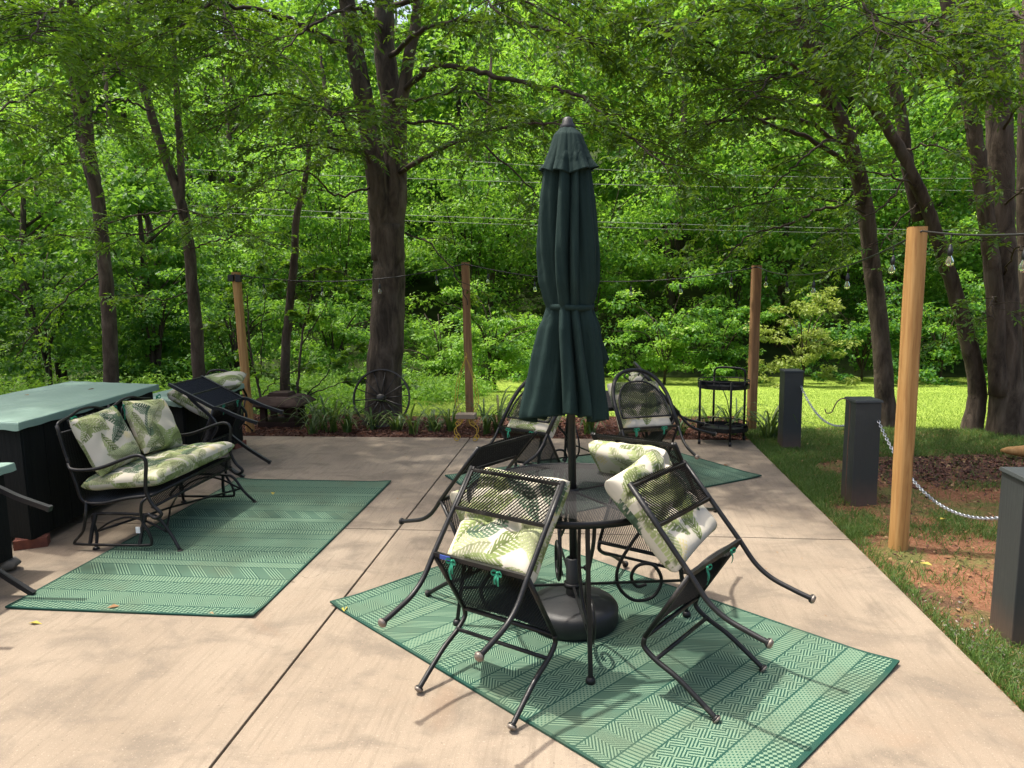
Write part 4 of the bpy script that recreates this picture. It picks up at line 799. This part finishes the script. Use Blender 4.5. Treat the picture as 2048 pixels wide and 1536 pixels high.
# left trees
T = Tree('slender_tree', 'slender grey trunk leaning left, farthest left behind the long counter', (-6.9, 9.6, -.1), 2)
bp = atY(222, 760, 10.0); T.t.location = (bp[0], bp[1], -.1); T.o = np.array((bp[0], bp[1], -.1))
T.stem(px((224, 830, 10.0), (219, 650, 10.0), (208, 520, 10.0), (196, 400, 10.0), (178, 300, 10.0), (166, 180, 10.0), (150, 60, 10.0), (140, -80, 10.0), (130, -300, 10.0)), .105, .07, .15)
T.stem(px((196, 420, 10.02), (165, 300, 10.1), (145, 170, 10.2), (125, 20, 10.3), (100, -150, 10.4)), .05, .03, 0, 8)
for pts, r0, fo in ((((180, 320, 10), (120, 330, 9), (60, 360, 8), (-10, 400, 7.2)), .03, .9), (((170, 200, 10), (90, 180, 8.6), (20, 210, 7.4), (-40, 250, 6.6)), .035, 1.2), (((165, 150, 10), (200, 120, 8.6), (230, 110, 7.3), (240, 150, 6.4)), .03, 1.2), (((200, 450, 10), (280, 430, 9.4), (360, 420, 9), (430, 440, 8.8)), .022, .8), (((205, 480, 10), (120, 470, 9.6), (40, 480, 9.3), (-20, 470, 9.2)), .022, .9),
    (((150, 60, 10), (120, 20, 8.2), (90, 30, 6.8), (60, 80, 5.8)), .035, 1.3), (((150, 40, 10), (220, 0, 8.8), (320, -10, 7.9), (420, 40, 7.2)), .03, 1.2), (((140, -20, 10), (60, -40, 8.4), (0, 0, 7.2), (-40, 60, 6.2)), .03, 1.2), (((210, 540, 10), (150, 580, 9.8), (80, 650, 9.6), (30, 720, 9.5)), .02, .7)):
    T.branch(px(*pts), r0, .008, fo)
c, r = rand_clumps(46, (-11, -5.0), (4.6, 9.6), (6.0, 11.5), (.55, 1.0)); T.canopy(c, r, 230, .12); c, r = rand_clumps(105, (-18, -5), (9.8, 15.5), (7.6, 12), (.6, 1.1)); T.canopy(c, r, 200, .14); T.done('maple')  # second clump group, out of view, added to shade the left understory
T = Tree('forked_tree', 'dark forked trunk rising behind the far low counter', (-5.3, 9.7, -.1), 3)
bp = atY(396, 760, 9.7); T.t.location = (bp[0], bp[1], -.1); T.o = np.array((bp[0], bp[1], -.1))
T.stem(px((400, 850, 9.7), (394, 680, 9.7), (384, 560, 9.7), (374, 460, 9.7), (354, 378, 9.7), (332, 320, 9.7), (300, 220, 9.7), (268, 110, 9.7), (250, 20, 9.7), (230, -160, 9.7)), .092, .04, .12)
T.stem(px((362, 400, 9.7), (362, 330, 9.72), (356, 240, 9.75), (350, 140, 9.8), (342, 20, 9.8), (335, -150, 9.9)), .055, .035, 0, 8)
for pts, r0, fo in ((((345, 130, 9.8), (420, 110, 8.8), (500, 110, 8), (570, 140, 7.4)), .028, .9), (((300, 220, 9.7), (240, 200, 8.6), (190, 220, 7.8), (150, 280, 7.2)), .024, 1.0), (((365, 420, 9.7), (310, 460, 9.2), (250, 470, 8.8), (190, 460, 8.5)), .022, .9), (((350, 60, 9.8), (400, 10, 8.4), (450, 30, 7.2), (480, 90, 6.5)), .028, 1.1), (((378, 500, 9.7), (440, 480, 9.3), (500, 470, 9), (560, 500, 8.8)), .018, .8), (((268, 100, 9.7), (220, 60, 8.4), (160, 60, 7.4), (110, 110, 6.6)), .026, 1.1), (((385, 580, 9.7), (330, 600, 9.4), (270, 590, 9.3)), .015, .8)):
    T.branch(px(*pts), r0, .007, fo)
c, r = rand_clumps(22, (-7.6, -3.8), (5.2, 8.8), (6.4, 10.5), (.5, .9)); T.canopy(c, r, 220, .11); T.done('maple')
T = Tree('thin_tree', 'thin crooked trunk rising behind the brown lantern', (-4.3, 9.7, -.1), 4)
bp = atY(570, 790, 9.7); T.t.location = (bp[0], bp[1], -.1); T.o = np.array((bp[0], bp[1], -.1))
T.stem(px((568, 850, 9.7), (570, 760, 9.7), (572, 690, 9.7), (580, 600, 9.7), (590, 510, 9.7), (592, 440, 9.7), (606, 380, 9.7), (616, 325, 9.7), (618, 280, 9.7)), .075, .03, .15, 10)
for pts, r0, fo in ((((598, 400, 9.7), (560, 380, 9.2), (500, 390, 8.8), (420, 440, 8.5)), .02, .7), (((610, 350, 9.7), (670, 300, 9.2), (720, 290, 8.8)), .02, .8), (((585, 560, 9.7), (640, 540, 9.6), (690, 545, 9.5)), .012, .5)): T.branch(px(*pts), r0, .006, fo)
T.done('maple')
# saplings round the lantern
for k, (lab, segs) in enumerate((('dark bare stemmed sapling left of the brown lantern', (((536, 830, 9.4), (516, 770, 9.45), (500, 690, 9.5), (495, 590, 9.6)), ((520, 780, 9.45), (521, 700, 9.5), (530, 600, 9.6), (548, 540, 9.7)), ((525, 790, 9.45), (560, 755, 9.4), (610, 735, 9.3)), ((505, 710, 9.5), (470, 660, 9.5), (440, 640, 9.6)))),
    ('slim sapling with long sideways twigs right of the brown lantern', (((592, 830, 9.5), (598, 740, 9.5), (606, 660, 9.55), (622, 600, 9.6), (630, 540, 9.7)), ((604, 690, 9.5), (640, 630, 9.5), (676, 560, 9.6)), ((615, 790, 9.4), (660, 740, 9.3), (720, 690, 9.2)), ((615, 792, 9.4), (690, 765, 9.2), (760, 755, 9.1)))))):
    p0 = atY(*segs[0][0]); T = Tree('sapling', lab, (p0[0], p0[1], -.08), 20 + k)
    for i, s in enumerate(segs):
        s = px(*s)
        if i == 0: s[0] = np.array((p0[0], p0[1], -.1)); T.stem(s, .020, .008, 0, 7)
        T.branch(s, .014, .004, .55, (.075, .05), .4, .35)
    T.done('maple')
# right hand trees
T = Tree('leaning_tree', 'dark leaning trunk on the lawn behind the new pine post', (3.56, 9.1, -.08), 5)
T.stem([np.array((3.56, 9.1, -.1))] + px((1768, 760, 9.1), (1756, 620, 9.1), (1742, 520, 9.1), (1730, 410, 9.05), (1706, 310, 8.9), (1672, 225, 8.7), (1635, 150, 8.5), (1612, 70, 8.3), (1598, -20, 8.2), (1575, -200, 8.0)), .112, .065, .2)
for pts, r0, fo in ((((1715, 345, 8.95), (1620, 275, 8.4), (1520, 240, 7.9), (1430, 150, 7.4), (1320, 145, 7.0)), .045, 1.0), (((1705, 300, 8.9), (1600, 240, 8.4), (1500, 240, 8.1), (1400, 250, 7.7), (1330, 290, 7.4)), .04, 1.0), (((1730, 410, 9.0), (1640, 420, 8.6), (1580, 450, 8.3), (1500, 470, 8.1), (1440, 530, 7.9)), .03, .35), (((1640, 160, 8.5), (1560, 120, 7.8), (1460, 100, 7.2), (1360, 60, 6.8)), .04, 1.2), (((1630, 130, 8.5), (1700, 90, 7.7), (1770, 100, 7.0), (1830, 160, 6.4)), .035, 1.2),
    (((1612, 70, 8.3), (1540, 20, 7.4), (1440, 20, 6.7), (1320, 70, 6.3)), .04, 1.2), (((1600, 0, 8.2), (1660, -40, 7.2), (1720, 0, 6.4), (1760, 70, 5.9)), .035, 1.2), (((1598, -20, 8.2), (1500, -60, 7.6), (1390, -30, 7.2), (1270, 30, 6.9)), .035, 1.2), (((1672, 225, 8.7), (1590, 200, 8.0), (1510, 200, 7.4), (1440, 240, 7.0)), .03, 1.2), (((1690, 270, 8.8), (1640, 290, 8.2), (1590, 330, 7.8), (1530, 390, 7.6)), .026, .8), (((1650, 180, 8.6), (1600, 150, 7.6), (1540, 160, 6.8), (1490, 210, 6.2)), .03, 1.1), (((1735, 430, 9.05), (1660, 400, 8.5), (1560, 400, 8.1), (1450, 420, 7.9)), .018, .55)):
    T.branch(px(*pts), r0, .008, fo)
c, r = rand_clumps(19, (-1.6, 1.6), (6.3, 8.8), (7.0, 11.0), (.45, .9)); T.canopy(c, r, 220, .11); T.done()
T = Tree('curving_tree', 'grey trunk curving left out of the big tree clump on the right', (4.45, 8.95, -.08), 6)
T.stem([np.array((4.45, 8.95, -.1))] + px((1955, 780, 8.95), (1936, 680, 8.9), (1905, 570, 8.85), (1870, 460, 8.8), (1835, 370, 8.75), (1790, 280, 8.7), (1730, 190, 8.6), (1670, 110, 8.5), (1630, 90, 8.4)), .105, .04, .2)
T.stem(px((1840, 440, 8.9), (1815, 330, 8.9), (1800, 220, 8.9), (1770, 110, 8.9), (1735, 10, 8.9), (1700, -150, 8.9)), .075, .05, 0, 10)
for pts, r0, fo in ((((1835, 370, 8.75), (1770, 350, 8.2), (1700, 340, 7.8)), .02, .7), (((1800, 220, 8.9), (1850, 150, 8.0), (1880, 140, 7.2), (1900, 180, 6.6)), .03, 1.1), (((1780, 130, 8.9), (1820, 60, 7.8), (1850, 40, 6.9), (1870, 90, 6.2)), .03, 1.2), (((1740, 30, 8.9), (1700, -10, 7.8), (1650, 10, 6.9), (1600, 60, 6.3)), .03, 1.2), (((1850, 400, 8.8), (1800, 440, 8.6), (1760, 500, 8.4)), .016, .7), (((1890, 520, 8.8), (1930, 480, 8.2), (1970, 480, 7.8)), .015, .7), (((1810, 300, 8.8), (1870, 290, 8.3), (1930, 320, 7.9)), .018, .9), (((1820, 330, 8.8), (1780, 400, 8.4), (1700, 450, 8.2), (1640, 470, 8.0)), .018, .8)):
    T.branch(px(*pts), r0, .008, fo)
T.done()
T = Tree('big_tree_clump', 'massive twin trunk at the right edge of the lawn, nearest the camera', (4.75, 8.72, -.08), 7)
T.stem([np.array((4.75, 8.72, -.1))] + px((2012, 760, 8.7), (2010, 640, 8.7), (2002, 500, 8.7), (2000, 380, 8.7), (2000, 260, 8.7), (1990, 150, 8.7), (1975, 20, 8.7), (1965, -160, 8.7)), .175, .105, .4, 18)
T.stem(px((1995, 790, 8.62), (1990, 600, 8.6), (1978, 480, 8.55), (1962, 360, 8.5), (1945, 240, 8.5), (1915, 110, 8.5), (1895, 0, 8.5), (1880, -160, 8.5)), .095, .065, 0, 14)
T.stem(px((2040, 860, 8.9), (2050, 600, 8.9), (2050, 300, 8.9), (2060, 0, 8.9)), .09, .07, .2, 12)
T.stem(px((1945, 260, 8.5), (1938, 150, 8.55), (1930, 40, 8.6), (1915, -80, 8.6)), .07, .05, 0, 10)
for pts, r0, fo in ((((1975, 40, 8.7), (2020, 20, 7.6), (2050, 40, 6.6), (2080, 90, 5.8)), .04, 1.2), (((2000, 270, 8.7), (2040, 210, 8.2), (2080, 170, 7.8)), .025, .9), (((1915, 110, 8.5), (1890, 60, 7.6), (1860, 50, 6.8), (1830, 100, 6.1)), .03, 1.2), (((2000, 420, 8.7), (2040, 380, 8.0), (2070, 390, 7.4)), .02, .9), (((2005, 560, 8.7), (2030, 500, 8.0), (2050, 500, 7.5)), .016, .9), (((2005, 600, 8.7), (1985, 600, 8.1), (1990, 640, 7.8)), .012, .9)):
    T.branch(px(*pts), r0, .008, fo)
c, r = rand_clumps(5, (2.8, 6.0), (7.2, 8.6), (7.0, 11.5), (.45, .9)); T.canopy(c, r, 220, .11); T.done()

# ------------------------------------------------------------------ shrubs and young trees along the wood's edge
def shrub(label, pxc, Y, w_, h_, nl, size, mat='wood', tint=.5, name='edge_shrub', K=46):
    x = atY(pxc, 600, Y)[0]; z0 = float(terrain(x, Y)) - .05; t = thing(name, label, 'shrub' if name == 'edge_shrub' else 'tree', (x, Y, z0))
    nb = rng.integers(7, 11); tr = MB(); tr.tube([(0, 0, -.1), (.05, .02, h_ * .25), (.0, .05, h_ * .5)], [.03 * h_ / 3 + .02, .03, .016], 7); cl = []; sz = []
    for q in range(nb):
        a_ = q * 2.4 + rng.uniform(-.5, .5); reach = w_ * .5 * rng.uniform(.45, 1.15); hh = h_ * rng.uniform(.45, 1.08); z_ = h_ * rng.uniform(.05, .3); p0 = np.array((.02, .02, z_)); p2 = np.array((reach * math.cos(a_), reach * .8 * math.sin(a_), hh)); p1 = (p0 + p2) / 2 + np.array((-.15 * math.cos(a_) * reach, -.15 * math.sin(a_) * reach, h_ * .14)); P_ = spline([p0, p1, p2], 4); tr.tube(P_, np.linspace(.026, .006, len(P_)), 5)
        for _ in range(max(2, int(K / nb))):
            k = rng.uniform(.15, 1.05); c_ = p0 * (1 - k) ** 2 + 2 * p1 * k * (1 - k) + p2 * k * k; cl.append(c_ + rng.normal(size=3) * .085 * w_ * np.array((1, 1, .8)) * (1.3 - .6 * k)); sz.append(rng.uniform(.05, .15) * (w_ + h_) * .5)
    for _ in range(K // 4): cl.append(np.array((rng.uniform(-.5, .5) * w_, rng.uniform(-.4, .4) * w_, rng.uniform(.05, .3) * h_))); sz.append(rng.uniform(.06, .13) * (w_ + h_) * .5)
    cen = np.array(cl); cen[:, 2] = np.maximum(cen[:, 2], .12); k = np.array(sz); rad = np.stack([k, k, k * rng.uniform(.3, .6, len(k))], 1); K = len(cen)
    a = clump_leaves(cen, rad, max(int(nl * 1.5) // K, 1), size * .8, tints=np.clip(rng.normal(tint - .06, .26, K), 0, 1)); link('crown', leaf_mesh('crown', *a, M[mat]), t)
    tr.build('stem', M['twig'], t); return t
for a in (
    ('feathery yellow green shrub on the lawn edge, right of the far post', 1610, 22.5, 2.6, 2.7, 3600, .13, 'cypress', .5),
    ('pale mimosa like shrub between parasol and far post', 1330, 23.5, 3.4, 3.4, 4200, .15, 'wood', .8),
    ('rounded light green shrub right behind the parasol hem', 1100, 22.5, 3.0, 2.6, 3800, .14, 'wood', .65),
    ('low leafy shrub at the end of the lawn left of the cart', 1440, 24.0, 3.2, 2.2, 3800, .14, 'wood', .5),
    ('bright leafy bush right of the oak trunk near the wheel', 880, 15.5, 2.2, 1.7, 3400, .10, 'weed', .5),
    ('tall bright bush behind the slim pine post', 985, 19.0, 2.8, 2.9, 4200, .12, 'wood', .75),
    ('dark bush under the leaning trunk at the lawn edge', 1730, 24.5, 4.2, 3.0, 4200, .15, 'wood', .2),
    ('dark green bush behind the curving grey trunk', 1890, 24.0, 4.0, 2.9, 4000, .15, 'wood', .25),
    ('bush at the far right lawn edge behind the big trunk', 2040, 23.0, 4.0, 3.6, 3600, .15, 'wood', .4),
    ('bright bush between the thin trunk and the oak', 660, 15.0, 2.8, 2.2, 4200, .11, 'wood', .8),
    ('leafy bush behind the leftmost pine post', 460, 14.2, 2.8, 2.8, 4600, .11, 'wood', .5),
    ('shaded bush between the two left trunks', 300, 13.0, 2.6, 2.9, 4600, .11, 'wood', .3),
    ('dark bush at the left picture edge behind the long counter', 80, 12.4, 3.0, 3.2, 5200, .11, 'wood', .2)): shrub(*a)
for a in (
    ('tall pale green tree directly behind the parasol', 1180, 26.5, 6.0, 9.5, 8200, .20, 'wood', .72, 'edge_tree', 80),
    ('bright leafed tree above the power lines left of the parasol', 940, 27.0, 6.0, 9.5, 8200, .20, 'wood', .85, 'edge_tree', 80),
    ('green tree seen between oak and thin trunk', 680, 25.0, 6.0, 9.5, 8200, .19, 'wood', .7, 'edge_tree', 80),
    ('tree filling the gap above the far pine post', 1470, 27.5, 6.0, 9.0, 8200, .20, 'wood', .6, 'edge_tree', 80),
    ('tree between leaning trunk and curving trunk', 1790, 27.0, 6.0, 9.5, 8000, .20, 'wood', .55, 'edge_tree', 80),
    ('yellowish sunlit tree at the upper left edge', 40, 20.0, 5.5, 8.5, 8600, .17, 'wood', .85, 'edge_tree', 80),
    ('mid green tree between the two left trunks', 290, 21.0, 5.5, 8.5, 8600, .17, 'wood', .6, 'edge_tree', 80),
    ('leafy tree right of the forked trunk', 490, 22.5, 5.5, 8.5, 8400, .18, 'wood', .65, 'edge_tree', 80),
    ('sunlit tree beyond the right picture edge', 2010, 26.0, 6.0, 9.5, 7600, .20, 'wood', .75, 'edge_tree', 80)): shrub(*a)
# the wood behind: one leafy mass climbing the hill, with its trunks
ls = []; tk = MB()
for Y, n_, hh, nl, size, x0, x1 in ((29.5, 13, (8, 11), 4600, .24, -27, 25), (33, 15, (11, 15), 4200, .30, -31, 29), (38, 15, (13, 17), 3400, .36, -35, 32), (45, 16, (11.5, 16), 3000, .44, -41, 38), (54, 16, (11, 15), 2400, .56, -50, 46), (14.5, 4, (4.5, 6.5), 4200, .14, -15, -7.5), (17.5, 4, (6, 8), 4200, .16, -19, -9)):
    for k in range(n_):
        x = x0 + (x1 - x0) * (k + .5) / n_ + rng.uniform(-.9, .9); y = Y + rng.uniform(-1.3, 1.3); h_ = rng.uniform(*hh); w_ = h_ * .5; z0 = float(terrain(x, y)); K = 54
        th = rng.uniform(0, 2 * PI, K); u = rng.random(K); rr = (.35 + .65 * np.sqrt(rng.random(K))) * np.sin(np.clip(.12 + u * .9, 0, 1) * PI) ** .5
        cen = np.stack([x + rr * np.cos(th) * w_ / 2, y + rr * np.sin(th) * w_ / 2, z0 + (.10 + u * .9) * h_], 1); q = rng.uniform(.10, .17, K) * h_ * .62; tb = rng.normal(.48, .34)
        ls.append(clump_leaves(cen, np.stack([q, q, q * .42], 1), int(nl * 1.35) // K, size * rng.uniform(.6, 1.1), tints=np.clip(rng.normal(tb, .15, K), 0, 1)))
        tk.tube([(x, y, z0 - .2), (x + rng.uniform(-.3, .3), y, z0 + h_ * .5), (x + rng.uniform(-.5, .5), y, z0 + h_ * .9)], [.012 * h_ + .06, .01 * h_ + .03, .03], 6)
        for b in range(4):
            a_ = rng.uniform(0, 6.28); zz = z0 + h_ * rng.uniform(.35, .75); tk.tube([(x, y, zz), (x + w_ * .3 * math.cos(a_), y + w_ * .3 * math.sin(a_), zz + h_ * .12)], [.04, .015], 5)
wood = tag(link('far_wood', leaf_mesh('far_wood', *cat_leaves(ls), M['wood'])), 'dense sunlit broadleaf wood climbing the hill behind the lawn', 'wood', kind='stuff')
tk.build('wood_trunks', M['bark'], wood)

# ------------------------------------------------------------------ power lines across the lawn
for lab, a, b in (('thin pale power line, uppermost, right of the parasol', (1150, 318, 17), (1860, 338, 17)), ('thin pale power line passing just below the parasol vent', (640, 333, 17), (1900, 362, 17)), ('pale power line, upper one of the low pair', (620, 405, 17), (1960, 443, 17)), ('pale power line, lowest of all', (620, 417, 17), (1960, 452, 17))):
    A, B = atY(*a), atY(*b); d = B - A; A, B = A - d * .6, B + d * .6; c = (A + B) / 2; t = thing('power_line', lab, 'power line', c, 0, 'power lines over the lawn'); MB().tube([p - c for p in sag(A, B, .25, 20)], .006, 5).build('wire', M['wire'], t)

# ------------------------------------------------------------------ daylilies along the bed
def daylily(label, x, y, nb, L, seed):
    r = np.random.default_rng(seed); V = []; Fc = []; T_ = []
    for k in range(nb):
        a = r.uniform(0, 2 * PI); l = L * r.uniform(.55, 1.15); w_ = r.uniform(.008, .014); out = r.uniform(.35, .95); hgt = r.uniform(.55, 1.0); b0 = np.array((r.normal(0, .03), r.normal(0, .03), -.01)); n_ = 7; side = np.array((-math.sin(a), math.cos(a), 0)); tn = np.clip(r.normal(.45, .25), 0, 1)
        for i in range(n_):
            q = i / (n_ - 1); p = b0 + np.array((math.cos(a), math.sin(a), 0)) * l * out * q ** 1.4 + np.array((0, 0, 1)) * l * hgt * (1.55 * q - 1.15 * q ** 2.3); ww = w_ * (1 - q ** 3) + .0008
            V += [p - side * ww + (0, 0, .002), p, p + side * ww + (0, 0, .002)]; T_ += [tn] * 3
            if i:
                k0 = len(V) - 6; Fc += [(k0, k0 + 1, k0 + 4, k0 + 3), (k0 + 1, k0 + 2, k0 + 5, k0 + 4)]
    t = thing('daylily_plant', label, 'plant', (x, y, -.02), 0, 'daylilies in the mulch bed'); link('leaf_blades', raw_mesh('leaf_blades', np.array(V), np.array(Fc), M['lily'], np.array(T_)), t)
LIL = [(628, 'hard against the right side of the brown lantern'), (645, 'right of the brown lantern'), (664, 'between the lantern and the wheel'), (692, 'close to the left rim of the wheel'), (742, 'under the left half of the wheel'), (788, 'under the right half of the wheel'), (830, 'right of the wheel rim'), (872, 'between wheel and yellow stand'), (900, 'just left of the yellow stand'), (975, 'right of the slim pine post'), (1000, 'left of the chair hidden by the parasol'), (1180, 'behind the farther table'), (1360, 'left of the bar cart'), (1420, 'behind the left legs of the bar cart'), (1462, 'behind the right legs of the bar cart'), (1533, 'between the far post and the far bollard'), (1545, 'at the foot of the far bollard')]
for k, (p, lab) in enumerate(LIL):
    Y = [8.45, 8.62, 8.5][k % 3] if p < 1500 else 8.35; x = atY(p, 850, Y)[0]; daylily('arching daylily clump ' + lab, x, Y + rng.uniform(-.12, .12), int(rng.integers(15, 26)), rng.uniform(.60, .90) if p not in (1360, 872, 742, 788) else .48, 300 + k)

# ------------------------------------------------------------------ ground cover
def blades(name, P, h, wd, mat, tint, lean=.5):
    N = len(P); a = rng.uniform(0, 2 * PI, N); dx = np.stack([np.cos(a), np.sin(a), np.zeros(N)], 1); ln = np.stack([rng.normal(0, lean, N), rng.normal(0, lean, N), np.ones(N)], 1); ln = nrm(ln); h = h[:, None]
    V = np.stack([P - dx * wd, P + dx * wd, P + ln * h * .55 + dx * wd * .8, P + ln * h * .55 - dx * wd * .8, P + ln * h + np.stack([ln[:, 0], ln[:, 1], -.3 * np.ones(N)], 1) * h * .35], 1).reshape(-1, 3)
    i = np.arange(N)[:, None] * 5; Fc = np.concatenate([i + np.array([[0, 1, 2]]), i + np.array([[0, 2, 3]]), i + np.array([[3, 2, 4]])], 1).reshape(-1, 3)
    return link(name, raw_mesh(name, V, Fc, M[mat], np.repeat(tint, 5)))
def vnoise(x, y, s, seed):
    r = np.random.default_rng(seed); G = r.random((64, 64)); u = (x * s) % 63; v = (y * s) % 63; i = u.astype(int); j = v.astype(int); fu = u - i; fv = v - j; fu = fu * fu * (3 - 2 * fu); fv = fv * fv * (3 - 2 * fv)
    return (G[i, j] * (1 - fu) + G[i + 1, j] * fu) * (1 - fv) + (G[i, j + 1] * (1 - fu) + G[i + 1, j + 1] * fu) * fv
N = 330000; x = 1.76 + rng.random(N) ** 1.3 * 6.5; y = rng.uniform(2.2, 8.9, N)
dn = vnoise(x, y, 1.5, 1) * .6 + vnoise(x, y, 4.2, 2) * .4; dn = dn + np.where(y > 7.6, .22, 0) - np.where(((x - 3.6) ** 2 / 2.2 + (y - 7.0) ** 2 / .25) < 1, .5, 0) - np.where((np.hypot(x - 2.02, y - 4.8) < .32), .25, 0) - np.where((abs(x - 2.9) < .8) & (abs(y - 5.8) < .45), .18, 0)
k = ((dn > .38) & (rng.random(N) < np.clip((dn - .36) * 4., 0, 1))) | (rng.random(N) < .05 + .25 * (x < 1.86)); x, y = x[k], y[k]; P = np.stack([x, y, terrain(x, y) + .010], 1)
tag(blades('side_grass', P, rng.uniform(.025, .085, len(P)), .0022, 'grass', np.clip(rng.normal(.45, .25, len(P)), 0, 1), .55), 'patchy green grass growing on the clay beside the patio', 'grass', kind='stuff')
N = 120000; x = rng.uniform(-3.3, 12, N); y = np.where(x > 2.0, 8.9, 9.5) + rng.random(N) ** 2.2 * 15; P = np.stack([x, y, terrain(x, y) - .002], 1)
tag(blades('lawn_grass', P, rng.uniform(.02, .05, N), .0035, 'lawn', np.clip(.35 * vnoise(x, y * 2.2, .6, 5) + rng.normal(.35, .2, N), 0, 1), .6), 'sunlit yellow green mown lawn beyond the patio', 'grass', kind='stuff')
# weeds on the slope left of the lawn
K = 420; cx = rng.uniform(-11, -2.3, K); cy = rng.uniform(9.9, 16.5, K); kk = ~((cx > -2.6) & (cy < 12.)); cx, cy = cx[kk], cy[kk]; hz = rng.uniform(.10, .32, len(cx)); cen = np.stack([cx, cy, terrain(cx, cy) + hz], 1); rad = np.stack([rng.uniform(.22, .45, len(cx))] * 2 + [hz], 1)
tag(link('weed_cover', leaf_mesh('weed_cover', *clump_leaves(cen, rad, 110, .075, .5), M['weed'])), 'bright weedy ground cover on the slope behind oak and lantern', 'weeds', kind='stuff')
# mulch chips, pebbles, dry leaves
def chips(name, P, size, mat, label, cat, flat=.3, gmat=None):
    N = len(P); a = nrm(rng.normal(size=(N, 3)) * np.array((1, 1, .35))); u = nrm(rng.normal(size=(N, 3)) * .5 + np.array((0, 0, 1))); b = nrm(np.cross(a, u)); u = np.cross(b, a); L = (size * rng.uniform(.5, 1.5, N))[:, None]; W_ = L * rng.uniform(.25, .6, N)[:, None]; H_ = W_ * flat
    V = np.stack([P - a * L - b * W_, P + a * L - b * W_ * .6, P + a * L + b * W_, P - a * L + b * W_ * .8, P + u * H_ * 1.6], 1).reshape(-1, 3); i = np.arange(N)[:, None] * 5
    Fc = np.concatenate([i + np.array([[0, 1, 4]]), i + np.array([[1, 2, 4]]), i + np.array([[2, 3, 4]]), i + np.array([[3, 0, 4]])], 1).reshape(-1, 3)
    return tag(link(name, raw_mesh(name, V, Fc, M[mat], np.repeat(rng.random(N), 5))), label, cat, kind='stuff')
N = 15000; x = rng.uniform(-5.2, 1.9, N); y = 8.12 + rng.random(N) * 1.4; P = np.stack([x, y, terrain(x, y) + .026], 1); chips('mulch_chips', P, .016, 'mulch', 'reddish brown bark mulch along the far patio edge', 'mulch')
N = 9000; x = 3.6 + rng.normal(0, .9, N); y = 7.05 + rng.normal(0, .30, N); P = np.stack([x, y, terrain(x, y) + .016], 1); P = P[P[:, 0] > 2.5]; chips('mulch_patch', P, .02, 'mulch', 'brown bark mulch patch on the grass at the right', 'mulch')
N = 420; x = 1.80 + np.abs(rng.normal(0, .16, N)); y = rng.normal(3.40, .25, N); P = np.stack([x, y, terrain(x, y) + .016], 1); chips('gravel', P, .008, 'pebble', 'scattered grey gravel at the foot of the near bollard', 'gravel', 1.)
N = 2600; x = 1.78 + rng.random(N) ** 1.3 * 5; y = rng.uniform(2.4, 8.6, N); P = np.stack([x, y, terrain(x, y) + .016], 1); chips('soil_clods', P, .011, 'mulch', 'small dark clods, bark bits and twigs strewn over the side yard', 'debris', .9)
N = 1500; x = 1.8 + rng.random(N) * 4; y = rng.uniform(2.6, 8, N); P = np.stack([x, y, terrain(x, y) + .03], 1)
tag(link('leaf_litter', leaf_mesh('leaf_litter', P, rng.normal(size=(N, 3)) * (1, 1, .15), np.array((0, 0, 1.)) + rng.normal(size=(N, 3)) * .35, rng.uniform(.018, .05, N), rng.uniform(.012, .03, N), np.clip(rng.normal(.4, .25, N), 0, .93), M['deadleaf'])), 'dry brown leaves scattered over the side yard', 'leaf litter', kind='stuff')
N = 260; x = rng.uniform(-3.6, 1.7, N); y = 3 + rng.random(N) ** .5 * 5.1; P = np.stack([x, y, np.full(N, .004)], 1)
tag(link('patio_debris', leaf_mesh('patio_debris', P, rng.normal(size=(N, 3)) * (1, 1, .05), np.array((0, 0, 1.)) + rng.normal(size=(N, 3)) * .2, rng.uniform(.008, .022, N), rng.uniform(.003, .010, N), rng.random(N) * .5, M['deadleaf'])), 'tiny dry twigs and leaf bits strewn on the concrete', 'debris', kind='stuff')
for k, (u, v, z, lab, tn) in enumerate(((57, 1247, .003, 'yellow leaf on the concrete below the left rug corner', .98), (688, 1224, .011, 'green leaf lying on the left corner of the diagonal rug', 1.), (240, 1213, .011, 'curled brown leaf on the near end of the left rug', .3), (545, 985, .011, 'small yellow leaf on the far end of the left rug', 1.), (1880, 1040, .02, 'yellow leaf in the grass right of the new pine post', 1.), (1865, 1132, .02, 'long green leaf in the grass below the new pine post', .97), (1455, 930, .003, 'dark dry leaf on the concrete left of the cart wheels', .1), (50, 790, .89, 'dry leaf on the pale green counter cover', .5), (175, 780, .89, 'brown twig leaf on the far part of the counter cover', .2), (430, 1232, .003, 'tan leaf just below the left rug edge', .6))):
    p = gp(u, v, z); L = .075; me = leaf_mesh('fallen_leaf', np.array([[0, 0, .003]]), np.array([[1., .1, .03]]), np.array([[0, .15, 1.]]), np.array([L]), np.array([L * .45]), np.array([tn]), M['deadleaf'], .2)
    o = link('fallen_leaf', me); o.location = p; o.rotation_euler.z = k * 1.7; tag(o, lab, 'leaf')
print('objects', len(bpy.data.objects), 'tris', sum(len(m_.polygons) * 2 for m_ in bpy.data.meshes))
